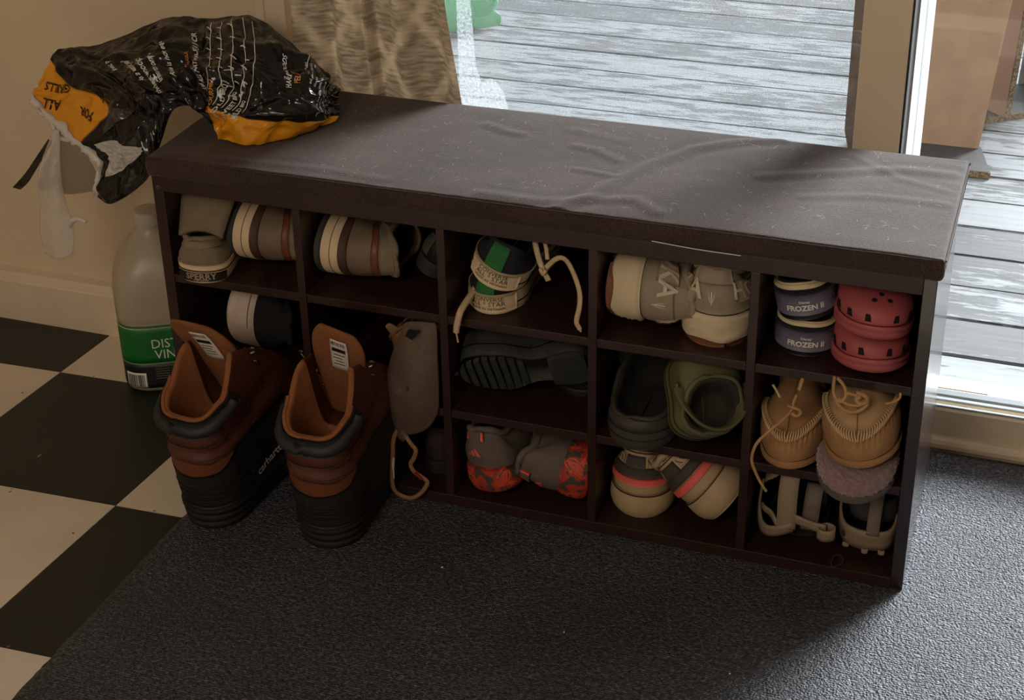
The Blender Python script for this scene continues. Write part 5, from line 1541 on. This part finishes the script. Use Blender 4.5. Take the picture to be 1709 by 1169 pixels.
# ------------------------------------------------------------------ work boots in front of the bench
BOOTL = M('rust_brown_oiled_leather', (84, 43, 29), .55, .22, 16, .25, 90)
BOOTT = M('tan_brown_leather', (112, 63, 37), .55, .15, 20, .2, 120)
BOOTD = M('black_boot_leather', (32, 29, 27), .6, .2, 24, .3, 140)
BOOTS = M('black_boot_sole', (22, 21, 21), .7, .1, 60, .2, 200)
PADC = M('black_padded_collar', (36, 35, 36), .6, .1, 80, .15, 300)
LINT_ = M('tan_boot_lining', (136, 82, 44), .85, .08, 50, .2, 400)
METAL = M('worn_metal', (150, 140, 128), .35, .1, 60, bump=0, metal=1.0)
EYE = M('eyelet_black', (14, 12, 12), .5, bump=0)
def boot(loc, d, label, tongue_lean, mirror, letters):
    t = shoe_thing('work_boot', label, 'boot', loc, d, (0, 0, 1), 'brown and black work boots in front of the bench')
    s = Shoe(t, .295, .112, sole=(.034, .026), zh=.184, zs=.198, zm=.246, zf=.134, op=(-.005, .33), ow=.80, heel_w=.80, waist=.78, toe_w=.98, toe=.052, bulge=.007, rh=.17, rt=.32, bottom=.96, spring=.010)
    s.mk_sole(BOOTS, prof=[(0, -.001), (.05, .001), (.28, .001), (.30, -.001), (.36, -.001), (.38, .0015), (.62, .002), (.65, .0), (.72, .0), (.75, .0032), (.95, .0036), (1, .001)])
    def folds(a, v, p):
        if .25 < v < .85 and abs(a) < .62:
            g = .0032 * math.sin(v * 26 + 3 * noise.noise(V((a * 3, v * 2, 1.0)))) * math.exp(-((v - .60) / .16) ** 2) * (1 - abs(a) * .8)
            p = p + s.nrm(a, v) * (g + .0014 * noise.noise(p * 45))
        return p
    s.NT = 96
    s.tpos = [0, .34, .86, 1]; s.mk_upper(BOOTL, nv=40, fn=folds, name='upper'); s.NT = 64
    s.mk_lining(LINT_, rim=.007)
    # padded collar as a fat roll below the rim
    s.band('padded_collar', PADC, s.up, .83, 1.0, .005, -.50, .50, .006, 40, 6)
    tube('collar_roll', [s.up(a, .915, .0055) for a in [-.47 + .94 * i / 30 for i in range(31)]], .0086, PADC, t, n=10, smooth_n=0)
    tube('lining_edge', [s.T(a) + V((0, 0, .0015)) for a in [-.5 + 1.0 * i / 30 for i in range(31)]], .0028, LINT_, t, n=8, smooth_n=0)
    # black heel and foxing leather with a sloped edge, brown tan panel between
    def heel_fn(i, j):
        a = -.60 + 1.2 * i
        top = .42 - .08 * max(0, 1 - abs(a) / .24) ** .6 + .10 * smooth01((abs(a) - .16) / .2)
        return (a, .0 + top * j)
    s.patch('heel_counter', BOOTD, s.up, 0, 0, 0, 0, .0020, .003, 48, 10, fn=heel_fn)
    s.patch('toe_foxing', BOOTD, s.up, 0, 0, 0, 0, .0018, .003, 30, 8, fn=lambda i, j: (.58 + .415 * i, .42 * j + .1 * j * i))
    s.patch('toe_foxing', BOOTD, s.up, 0, 0, 0, 0, .0018, .003, 30, 8, fn=lambda i, j: (-.58 - .415 * i, .42 * j + .1 * j * i))
    def tan_fn(i, j):
        a = -.30 + .60 * i
        return (a, .22 + .33 * j - .03 * (2 * i - 1) ** 2 * j)
    s.patch('heel_panel', BOOTT, s.up, 0, 0, 0, 0, .0012, .002, 24, 10, fn=tan_fn)
    for vv in (.545, .70):
        s.band('seam', BROWND, s.up, vv, vv + .012, .0026, -.5, .5, .0015, 40, 1)
    for q in range(4):
        s.band('heel_line', BOOTS, s.up, .02 + .055 * q, .034 + .055 * q, .0030, -.34, .34, .001, 30, 1)
    # eyelet flaps standing on either side of the tongue
    for sg in (1, -1):
        rows = []
        for i in range(9):
            k = i / 8
            r = []
            for j in range(5):
                q = j / 4
                x = .098 + .012 * q + .032 * k
                y = sg * ((.046 - .004 * k) * (1 - .18 * q) + .0)
                z = .254 - .014 * q - .130 * k * (1 - .12 * q) - .012 * (1 - k) * q - (.02 * (1 - k) ** 6)
                r.append(V((x, y * (1 - .45 * k), z)))
            rows.append(r)
        ef = grid('eyelet_flap', rows, BOOTL, t, thick=.004, offs=0, sub=1)
        rows = [[p + V((-.001, -sg * .003, 0)) for p in r] for r in rows]
        grid('flap_lining', rows, BOOTT, t, thick=.001, offs=0, sub=1)
        for q in range(5):
            k = .08 + .2 * q
            c = V((.102 + .032 * k + .004, sg * (.046 - .004 * k) * .95 * (1 - .45 * k), .244 - .130 * k))
            if q < 3:
                tube('lace_hook', [c + V((0, sg * .004, -.003)), c + V((.003, sg * .010, 0)), c + V((.001, sg * .011, .006)), c + V((-.002, sg * .007, .008))], .0016, METAL, ef, n=6)
            tube('eyelet', [c + V((.0035 * math.cos(b), -sg * .0046, .0035 * math.sin(b))) for b in [2 * PI * w / 8 for w in range(8)]], .0012, METAL, ef, n=5, smooth_n=0, closed=True)
            mesh('eyelet_hole', [c + V((.0033 * math.cos(2 * PI * w / 8), -sg * .0050, .0033 * math.sin(2 * PI * w / 8))) for w in range(8)], [tuple(range(8))], EYE, ef, smooth=False)
    # tongue, standing tall and lolling
    rows = []
    ax, ay, az, by = tongue_lean
    for i in range(13):
        k = i / 12
        c = V((.120 - .026 * k + ax * k * k, ay * k * k, .140 + az * k))
        w = .024 + .017 * smooth01(k * 1.3)
        if k > .8: w *= (1 - .35 * ((k - .8) / .2) ** 2)
        r = []
        for j in range(9):
            q = j / 8 * 2 - 1
            tilt = by * k
            r.append(c + V((q * w * math.sin(tilt) - .008 * q * q * -1, q * w * math.cos(tilt), -.006 * q * q * k + q * w * (.12 * k))))
        rows.append(r)
    grid('tongue', rows, M('tan_tongue_leather', (128, 78, 43), .8, .08, 50, .2, 400), t, thick=.007, offs=0, sub=1)
    def TS(u, v, off):
        i = max(0, min(.9999, v)) * 12; j = max(0, min(.9999, u)) * 8
        a, b = int(i), int(j); fi, fj = i - a, j - b
        p = (rows[a][b] * (1 - fj) + rows[a][b + 1] * fj) * (1 - fi) + (rows[a + 1][b] * (1 - fj) + rows[a + 1][b + 1] * fj) * fi
        n = (rows[a][min(8, b + 1)] - rows[a][b]).cross(rows[a + 1][b] - rows[a][b]).normalized()
        if n.x > 0: n = -n
        return p + n * (off + .0042)
    lab = []
    for i in range(7):
        lab.append([TS(.56 - .30 * j / 4, .90 - .34 * i / 6, .0012) for j in range(5)])
    tl_ = grid('tongue_label', lab, M('boot_label_white', (206, 198, 186), .6, .05, bump=0), t, thick=.0004, offs=0)
    bars = []
    fs = []
    for q in range(9):
        u0 = .54 - .028 * q
        b = len(bars)
        bars += [TS(u0, .885, .0020), TS(u0 - .013, .885, .0020), TS(u0 - .013, .845, .0020), TS(u0, .845, .0020)]
        fs.append((b, b + 1, b + 2, b + 3))
    for (v0, v1, ua, ub) in ((.815, .775, .53, .30), (.745, .735, .50, .32), (.71, .70, .52, .36), (.675, .665, .49, .34), (.64, .63, .51, .33)):
        b = len(bars); bars += [TS(ua, v0, .0020), TS(ub, v0, .0020), TS(ub, v1, .0020), TS(ua, v1, .0020)]; fs.append((b, b + 1, b + 2, b + 3))
    mesh('label_print', bars, fs, BLACKP, tl_, smooth=False)
    # laces on the lower eyelets
    for q in range(4):
        x = .132 + .018 * q; z = .130 - .010 * q
        tube('lace', [(x, -.026, z - .002), (x + .004, 0, z + .006), (x, .026, z - .002)], .0022, BROWND, t, n=6)
    if letters:
        surf_text('lettering', 'carhartt', s.up, -.42, .12, .020, WHITEP, t, du=-1, off=.0045, rot=.22, squeeze=.95)
    return t, s
boot((0.112, -0.158, 0.0010), (.10, 1, .075), 'left brown work boot, its lettered black side to the right and tongue lolling left', (-.01, .034, .138, -.20), 1, True)
boot((0.2900, -0.150, 0.0010), (-.03, 1, .075), 'right brown work boot with its labelled tongue standing up straight, beside the drawstring bag', (.0, -.010, .155, .20), -1, False)

# ------------------------------------------------------------------ vinegar jug on the floor, left of the bench
jug = thing('vinegar_jug', 'cloudy plastic vinegar jug with a green label on the floor left of the bench', 'jug', (-0.1585, 0.2145, -0.008))
JUGM = mat_film('cloudy_jug_plastic', (186, 172, 150), 0.10, 0.35, 0.05)
JPROF = [(0.0, .050), (.002, .059), (.007, .0645), (.016, .0675), (.118, .0675), (.122, .0655), (.127, .0675), (.172, .0675), (.190, .0655), (.208, .060), (.226, .050), (.243, .037), (.256, .0255), (.264, .0205), (.272, .0195), (.284, .0195)]
JY = math.atan2(-.86, .5)
def jug_pt(th, z, off=0.0):
    r = JPROF[-1][1]
    for (z0, r0), (z1, r1) in zip(JPROF[:-1], JPROF[1:]):
        if z0 <= z <= z1:
            r = r0 + (r1 - r0) * (z - z0) / (z1 - z0); break
    n = 3.4 if z < .2 else 3.4 - 1.4 * smooth01((z - .2) / .06)
    c, s_ = math.cos(th), math.sin(th)
    k = (abs(c) ** n + abs(s_) ** n) ** (-1 / n)
    # hollow for the grip on the far right
    rr = r * k * 1.0 + off
    if .13 < z < .215:
        d = abs((th - 1.75 + PI) % (2 * PI) - PI)
        rr -= .012 * math.exp(-(d / .35) ** 2) * math.sin(PI * (z - .13) / .085)
    a = th + JY
    return V((rr * math.cos(a), rr * math.sin(a), z))
zs_ = [z for z, r in JPROF]
zs_ = sorted(set([round(z, 4) for z in zs_] + [.03, .05, .07, .09, .11, .14, .155, .199, .217, .234, .25]))
grid('jug_body', [[jug_pt(2 * PI * i / 72, z) for i in range(72)] for z in zs_], JUGM, jug, cv=True, caps=True)
grid('cap', [[V((r * math.cos(2 * PI * i / 36) * (1 + .02 * (i % 2) * (0 < k < 3)), r * math.sin(2 * PI * i / 36) * (1 + .02 * (i % 2) * (0 < k < 3)), z)) for i in range(36)] for k, (z, r) in enumerate([(.270, .0225), (.271, .023), (.288, .0228), (.2905, .0215), (.2908, .019), (.2912, .012), (.2912, .004), (.2912, .0004)])], M('white_cap', (196, 184, 166), .5, .03, bump=0), jug, cv=True, caps=True)
tube('handle', [tuple(jug_pt(1.75, .225, .0)), tuple(jug_pt(1.75, .215, .012)), tuple(jug_pt(1.75, .18, .016)), tuple(jug_pt(1.75, .145, .010)), tuple(jug_pt(1.75, .130, -.002))], .010, JUGM, jug, n=10)
def jug_patch(name, mat, a0, a1, z0, z1, off):
    rows = [[jug_pt(a0 + (a1 - a0) * i / 30, z0 + (z1 - z0) * j / 6, off) for j in range(7)] for i in range(31)]
    return grid(name, rows, mat, jug, thick=.0003, offs=0)
gl_ = jug_patch('green_label', M('green_label', (22, 112, 44), .45, .06, bump=0), -1.02, 1.02, .057, .122, .0010)
jug_patch('label_line', M('pale_green_line', (120, 160, 110), .5, bump=0), -1.02, 1.02, .0553, .0572, .0011)
bl_ = jug_patch('black_label', M('black_label', (24, 26, 22), .45, .06, bump=0), -.98, 1.02, .012, .0556, .0010)
def JS(u, v, off): return jug_pt(u, v, .0014 + off)
for txt, zz, uu in (('DISTILLED', .0905, .42), ('VINEGAR', .0715, .42)):
    surf_text('lettering', txt, JS, uu, zz, .0225, WHITEP, gl_, off=.0004, bold=.0, squeeze=1.0)
bp_ = jug_patch('barcode_panel', WHITEP, -.86, -.42, .0135, .0400, .0014)
P, F = [], []
rb = random.Random(5)
a = -.82
while a < -.47:
    w = rb.choice((.008, .014, .022))
    b = len(P); P += [jug_pt(a, .016, .0019), jug_pt(a + w, .016, .0019), jug_pt(a + w, .037, .0019), jug_pt(a, .037, .0019)]; F.append((b, b + 1, b + 2, b + 3)); a += w + rb.choice((.010, .016))
mesh('barcode', P, F, BLACKP, bp_, smooth=False)
P, F = [], []
for q in range(6):
    zz = .050 - .0042 * q
    for (a0, a1) in ((-.22, .10), (.13, .42)):
        b = len(P); P += [jug_pt(a0, zz, .0016), jug_pt(a1, zz, .0016), jug_pt(a1, zz + .0010, .0016), jug_pt(a0, zz + .0010, .0016)]; F.append((b, b + 1, b + 2, b + 3))
mesh('label_print', P, F, M('grey_green_print', (120, 130, 112), .6, bump=0), bl_, smooth=False)

# ------------------------------------------------------------------ torn pellet bag draped over the left end of the bench
NET = [[(-0.262,0.14,0.501),(-0.257,0.12,0.486),(-0.187,0.09,0.453),(-0.129,0.07,0.425),(-0.137,0.06,0.371)],[(-0.248,0.15,0.527),(-0.205,0.12,0.505),(-0.129,0.09,0.508),(-0.084,0.06,0.46),(-0.101,0.05,0.371)],[(-0.24,0.17,0.547),(-0.164,0.13,0.542),(-0.093,0.09,0.526),(-0.044,0.05,0.493),(-0.033,0.04,0.422)],[(-0.186,0.19,0.551),(-0.135,0.14,0.546),(-0.072,0.09,0.539),(-0.021,0.05,0.526),(-0.011,0.05,0.474)],[(-0.113,0.2,0.583),(-0.08,0.15,0.566),(-0.042,0.1,0.556),(-0.011,0.07,0.54),(0.011,0.06,0.522)],[(-0.058,0.21,0.6),(-0.021,0.15,0.581),(0.004,0.11,0.562),(0.029,0.08,0.545),(0.03,0.08,0.518)],[(-0.012,0.21,0.6),(0.022,0.15,0.585),(0.048,0.1,0.565),(0.062,0.08,0.535),(0.059,0.075,0.493)],[(0.037,0.215,0.61),(0.079,0.15,0.595),(0.103,0.1,0.571),(0.11,0.07,0.531),(0.078,0.067,0.476)],[(0.08,0.22,0.597),(0.123,0.16,0.587),(0.156,0.11,0.565),(0.163,0.08,0.525),(0.129,0.066,0.476)],[(0.12,0.235,0.554),(0.156,0.19,0.555),(0.188,0.14,0.54),(0.188,0.12,0.513),(0.165,0.12,0.475)],[(0.15,0.25,0.518),(0.168,0.235,0.512),(0.184,0.215,0.505),(0.19,0.19,0.492),(0.185,0.165,0.476)]]
NET = [[V(p) for p in r] for r in NET]
bag = thing('pellet_bag', 'crumpled black plastic pellet bag with yellow bands, draped over the bench corner', 'bag', (0.0, 0.12, 0.479))
BO = V(bag.location)
def cr4(p, t):
    p0, p1, p2, p3 = p
    return 0.5 * ((2 * p1) + (p2 - p0) * t + (2 * p0 - 5 * p1 + 4 * p2 - p3) * t * t + (3 * p1 - p0 - 3 * p2 + p3) * t ** 3)
def bag_raw(u, v):
    u = max(0, min(1, u)) * 10; v = max(0, min(1, v)) * 4
    i = min(9, int(u)); j = min(3, int(v)); fu, fv = u - i, v - j
    cols = []
    for a in (i - 1, i, i + 1, i + 2):
        a_ = max(0, min(10, a))
        r = NET[a_]
        cols.append(cr4([r[max(0, min(4, b))] for b in (j - 1, j, j + 1, j + 2)], fv))
    return cr4(cols, fu)
def bag_n(u, v):
    e = .01
    n = (bag_raw(min(1, u + e), v) - bag_raw(max(0, u - e), v)).cross(bag_raw(u, min(1, v + e)) - bag_raw(u, max(0, v - e)))
    if n.length < 1e-9: return V((0, -.8, .6))
    n.normalize()
    return n if n.dot(V((.3, -.84, .46))) > 0 else -n
FOLDS = [((.50, .95), (.62, .80), .006, .030), ((.62, .82), (.86, .72), .006, .030), ((.44, .60), (.50, .90), .006, .030), ((.50, .52), (.86, .45), .005, .035), ((.86, .45), (.98, .42), .006, .03),
         ((.28, .55), (.47, .32), .005, .03), ((.28, .55), (.36, .90), .004, .03), ((.70, .78), (.80, .55), -.005, .035), ((.80, .60), (.95, .75), .005, .03), ((.15, .10), (.24, .60), .005, .03),
         ((.12, .62), (.30, .72), .005, .025), ((.05, .85), (.22, .75), .005, .03), ((.20, .20), (.45, .25), .004, .03), ((.66, .25), (.74, .70), -.004, .03), ((.56, .20), (.64, .62), -.003, .04), ((.88, .20), (.84, .60), .004, .03)]
def bag_dis(u, v):
    p = V((u * 5.2, v * 2.6, 0))
    d = 0.0
    for k, (f, a) in enumerate(((1.3, .0105), (2.9, .0058), (6.0, .0024))):
        d += a * (abs(noise.noise(p * f + V((7 * k, 3, 1)))) * -2 + .45)
    for a, b, amp, w in FOLDS:
        dd = seg_d((u * 1.7, v), (a[0] * 1.7, a[1]), (b[0] * 1.7, b[1])) / (w * 1.5)
        d += 1.5 * amp * math.exp(-dd * 1.7)
    edge = min(v, 1 - v)
    return d * (.35 + .65 * min(1, edge / .12))
def bag_fix(p):
    if p.x > -0.012 and p.z < 0.4815 and -.02 < p.y < .32:
        if p.x > -.0055: p.z = 0.4815
    return p
def BS(u, v, off=0.0):
    p = bag_raw(u, v) + bag_n(u, v) * (bag_dis(u, v) + off)
    return bag_fix(p) - BO
nu, nv = 150, 80
bm_uv = []
verts, faces = [], []
fr = [[BS(i / nu, j / nv) for j in range(nv + 1)] for i in range(nu + 1)]
back = []
for i in range(nu + 1):
    u = i / nu
    r = []
    for j in range(0, 21):
        v = j / 20
        jj = round(v * nv)
        w = math.sin(PI * v) * min(1, (1 - u) / .12) ** .5
        dep = .055 * w * (.75 + .5 * noise.noise(V((u * 5, v * 3, 9))))
        if j in (0, 20): p = fr[i][jj].copy()
        else: p = bag_fix(fr[i][jj] + BO + V((-.15, .85, -.35)) * dep) - BO
        r.append(p)
    back.append(r)
for r in fr: verts += r
faces += grid_faces(nu + 1, nv + 1)
uvl = [(i / nu, j / nv) for i in range(nu + 1) for j in range(nv + 1)]
b0 = len(verts)
for r in back: verts += r
faces += [tuple(b0 + q for q in reversed(f)) for f in grid_faces(nu + 1, 21)]
uvl += [(.4, .3)] * ((nu + 1) * 21)
body = mesh('bag_body', verts, faces, BAG, bag)
ul = body.data.uv_layers.new(name='UVMap')
for lp in body.data.loops:
    ul.data[lp.index].uv = uvl[lp.vertex_index]
PW = M('bag_print_white', (214, 210, 202), .35, .05, bump=0)
PO = M('bag_print_orange', (206, 138, 60), .35, .05, bump=0)
PB = M('bag_print_black', (26, 20, 14), .3, .05, bump=0)
def bt(s_, u, v, size, mat, rot, squeeze=1.0, bold=.02):
    surf_text('lettering', s_, BS, u, v, size, mat, bag, du=1, dv=-1, rot=rot, off=.0016, bold=bold, squeeze=squeeze)
UPR = PI / 2
# upside-down band at the torn mouth
def btw(s_, u, v, size, mat, ex, ey, squeeze=1.0):
    surf_text_w('lettering', s_, BS, u, v, size, ex, ey, mat, bag, off=.0016, squeeze=squeeze)
btw('GRILLS', .086, .20, .0185, PB, (-1, 0, 0), (-.05, -.3, -1), .95); btw('PELLET', .128, .44, .0150, PB, (-1, .3, .35), (-.3, -.3, -1), .9)
btw('ALL', .035, .32, .0225, PB, (-1, 0, -.03), (0, -.3, -1), .95); btw('FOR', .062, .50, .019, PB, (-1, .1, .22), (-.2, -.3, -1), .95)
# lines of writing running up the middle of the bag
for s_, u, v, sz, m in (('Bear p', .285, .30, .0135, PW), ('As a domestic pal', .345, .42, .0120, PW), ('the best wood pellets', .378, .50, .0118, PW), ('imparts only of', .410, .46, .0118, PW), ('All smoke is not equal', .452, .42, .0105, PW)):
    bt(s_, u, v, sz, m, UPR + .08, .95)
for s_, u, v, sz, m in (('BIOLOGUS', .510, .42, .0095, PO), ('UP ALL NATURAL FLAVOR', .552, .42, .0125, PW)):
    bt(s_, u, v, sz, m, UPR + .05, .95)
for s_, u, v, sz, m in (('GOURMET', .600, .70, .0092, PO), ('BOLD BBQ', .630, .72, .0095, PW), ('SWEET BBQ', .662, .74, .0095, PW), ('MILD BBQ', .690, .76, .0080, PW)):
    bt(s_, u, v, sz, m, UPR + .02, .95)
for s_, u, v, sz, m in (('HARDWOODS', .815, .42, .0100, PW), ('PELLETS', .838, .44, .0095, PO)):
    bt(s_, u, v, sz, m, UPR, .95)
rb = random.Random(11)
for q in range(7):
    bt(''.join(rb.choice(('oak ', 'ash ', 'elm ', 'all ', 'of ', 'the ', 'with ', 'and ')) for _ in range(6)).strip(), .868 + .014 * q, .58 if q > 1 else .40, .0058, PW, UPR, 1.0, 0)
def bag_line(name, pts, w, mat):
    rows = []
    C = crom([(a, b, 0) for a, b in pts], 10)
    for i, c in enumerate(C):
        n = C[min(len(C) - 1, i + 1)] - C[max(0, i - 1)]
        n = V((-n.y, n.x, 0)); n.normalize()
        rows.append([BS(c.x - n.x * w, c.y - n.y * w * 1.6, .0014), BS(c.x + n.x * w, c.y + n.y * w * 1.6, .0014)])
    grid(name, rows, mat, bag, smooth=False)
for u0 in (.585, .615, .646, .677, .706):
    bag_line('chart_line', [(u0 + .028, .08), (u0 + .02, .3), (u0 + .018, .5), (u0 + .004, .62), (u0 - .002, .78)], .0011, PW)
for q in range(4):
    for k in range(6):
        u0, v0 = .603 + .031 * q + rb.uniform(-.004, .004), .14 + .085 * k
        if rb.random() < .7:
            bag_line('chart_mark', [(u0 - .006, v0 - .008), (u0 + .002, v0), (u0 + .007, v0 + .012)], .0020, PO if (q == 0 and k in (3, 4)) else PW)
for q in range(3):
    bag_line('chart_line', [(.875 + .018 * q, .16), (.872 + .018 * q, .34)], .0012, PW)
# torn, whitened edge of the mouth and the crumpled clear strip beside it
MILK = mat_film('milky_torn_film', (230, 224, 216), .35, .22, .9)
CLEAR = mat_film('clear_torn_film', (206, 196, 186), .62, .16, .8, spots=30.0)
SMOKE = mat_film('smoky_torn_film', (120, 104, 88), .55, .16, .6)
rows = []
for j in range(61):
    v = .22 + .74 * j / 60
    e = .010 * noise.noise(V((v * 16, 0, 3))) + .006 * noise.noise(V((v * 50, 0, 7)))
    rows.append([BS(.002, v, .002) + V((-.002 + e * .8, -.003, -.003 + e * .7)), BS(.004 + .006 * abs(noise.noise(V((v * 9, 5, 5)))), v, .003), BS(.010 + .022 * abs(noise.noise(V((v * 12, 1, 5)))), v, .0016)])
grid('torn_edge', rows, MILK, bag, thick=.0006, offs=0)
def crumple_patch(name, mat, corners, amp, f):
    """quad in (u, v) with crumpled relief"""
    rows = []
    for i in range(25):
        r = []
        for j in range(15):
            a, b = i / 24, j / 14
            u = (corners[0][0] * (1 - a) + corners[1][0] * a) * (1 - b) + (corners[3][0] * (1 - a) + corners[2][0] * a) * b
            v = (corners[0][1] * (1 - a) + corners[1][1] * a) * (1 - b) + (corners[3][1] * (1 - a) + corners[2][1] * a) * b
            r.append(BS(u, v, .0020 + amp * abs(noise.noise(V((u * f * 1.7, v * f, 3))))))
        rows.append(r)
    return grid(name, rows, mat, bag, smooth=False)
crumple_patch('crumpled_film', MILK, [(.03, .66), (.20, .84), (.205, .86), (.05, .86)], .005, 60)
crumple_patch('crumpled_film', M('dark_glossy_film', (70, 66, 62), .15, .1, 60, .4, 90), [(.12, .58), (.17, .62), (.22, .68), (.06, .66)], .006, 24)
def film_sheet(name, cols, mat, amp=.002, n=6, world_pts=True):
    C = [crom(c, n) for c in cols]
    m = min(len(c) for c in C)
    rows = []
    for i in range(m):
        row = crom([c[i] for c in C], n)
        rows.append([p + V((0, -1, .2)) * (amp * noise.fractal(p * 55, 1, 2, 3)) for p in row])
    return grid(name, rows, mat, bag, world=True, thick=.0004, offs=0)
fl = [[(-0.206,0.085,0.462), (-0.238,0.09,0.411), (-0.255,0.09,0.371), (-0.254,0.085,0.335), (-0.258,0.08,0.298), (-0.256,0.08,0.256)],
      [(-0.201,0.080,0.460), (-0.212,0.078,0.418), (-0.219,0.072,0.382), (-0.217,0.07,0.347), (-0.224,0.07,0.307), (-0.227,0.07,0.253)],
      [(-0.195,0.08,0.460), (-0.201,0.08,0.42), (-0.205,0.08,0.382), (-0.204,0.08,0.344), (-0.197,0.08,0.301), (-0.206,0.08,0.260)]]
film_sheet('clear_flap', fl, mat_film('clear_flap_film', (226, 218, 210), .58, .14, .6))
film_sheet('smoky_flap', [[(-0.200,0.09,0.462), (-0.232,0.098,0.412), (-0.255,0.10,0.376), (-0.262,0.10,0.352)], [(-0.190,0.09,0.460), (-0.195,0.094,0.417), (-0.205,0.094,0.388), (-0.21,0.094,0.352)], [(-0.172,0.088,0.455), (-0.160,0.09,0.417), (-0.150,0.09,0.388), (-0.158,0.09,0.366)]], SMOKE)
film_sheet('dark_strip', [[(-0.232,0.1,0.434), (-0.262,0.105,0.400), (-0.297,0.112,0.362), (-0.326,0.12,0.337)], [(-0.224,0.1,0.430), (-0.254,0.103,0.394), (-0.287,0.11,0.355), (-0.312,0.12,0.335)]], M('dark_foil_strip', (52, 46, 40), .2, .4, 40, .5, 120), .001)
tube('torn_nub', [(-0.206, 0.08, 0.306), (-0.196, 0.079, 0.318), (-0.187, 0.08, 0.3215), (-0.174, 0.08, 0.318)], lambda k: .0050 - .0024 * k, MILK, bag, n=8, world=True)
tube('torn_curl', [(-0.250, 0.115, 0.486), (-0.248, 0.11, 0.472), (-0.236, 0.105, 0.468), (-0.226, 0.10, 0.474), (-0.222, 0.10, 0.462), (-0.214, 0.095, 0.448)], .0030, MILK, bag, n=8, world=True)
tube('torn_curl', [(-0.196, 0.092, 0.464), (-0.206, 0.09, 0.458), (-0.205, 0.088, 0.446), (-0.190, 0.088, 0.442), (-0.178, 0.085, 0.446)], .0036, MILK, bag, n=8, world=True)
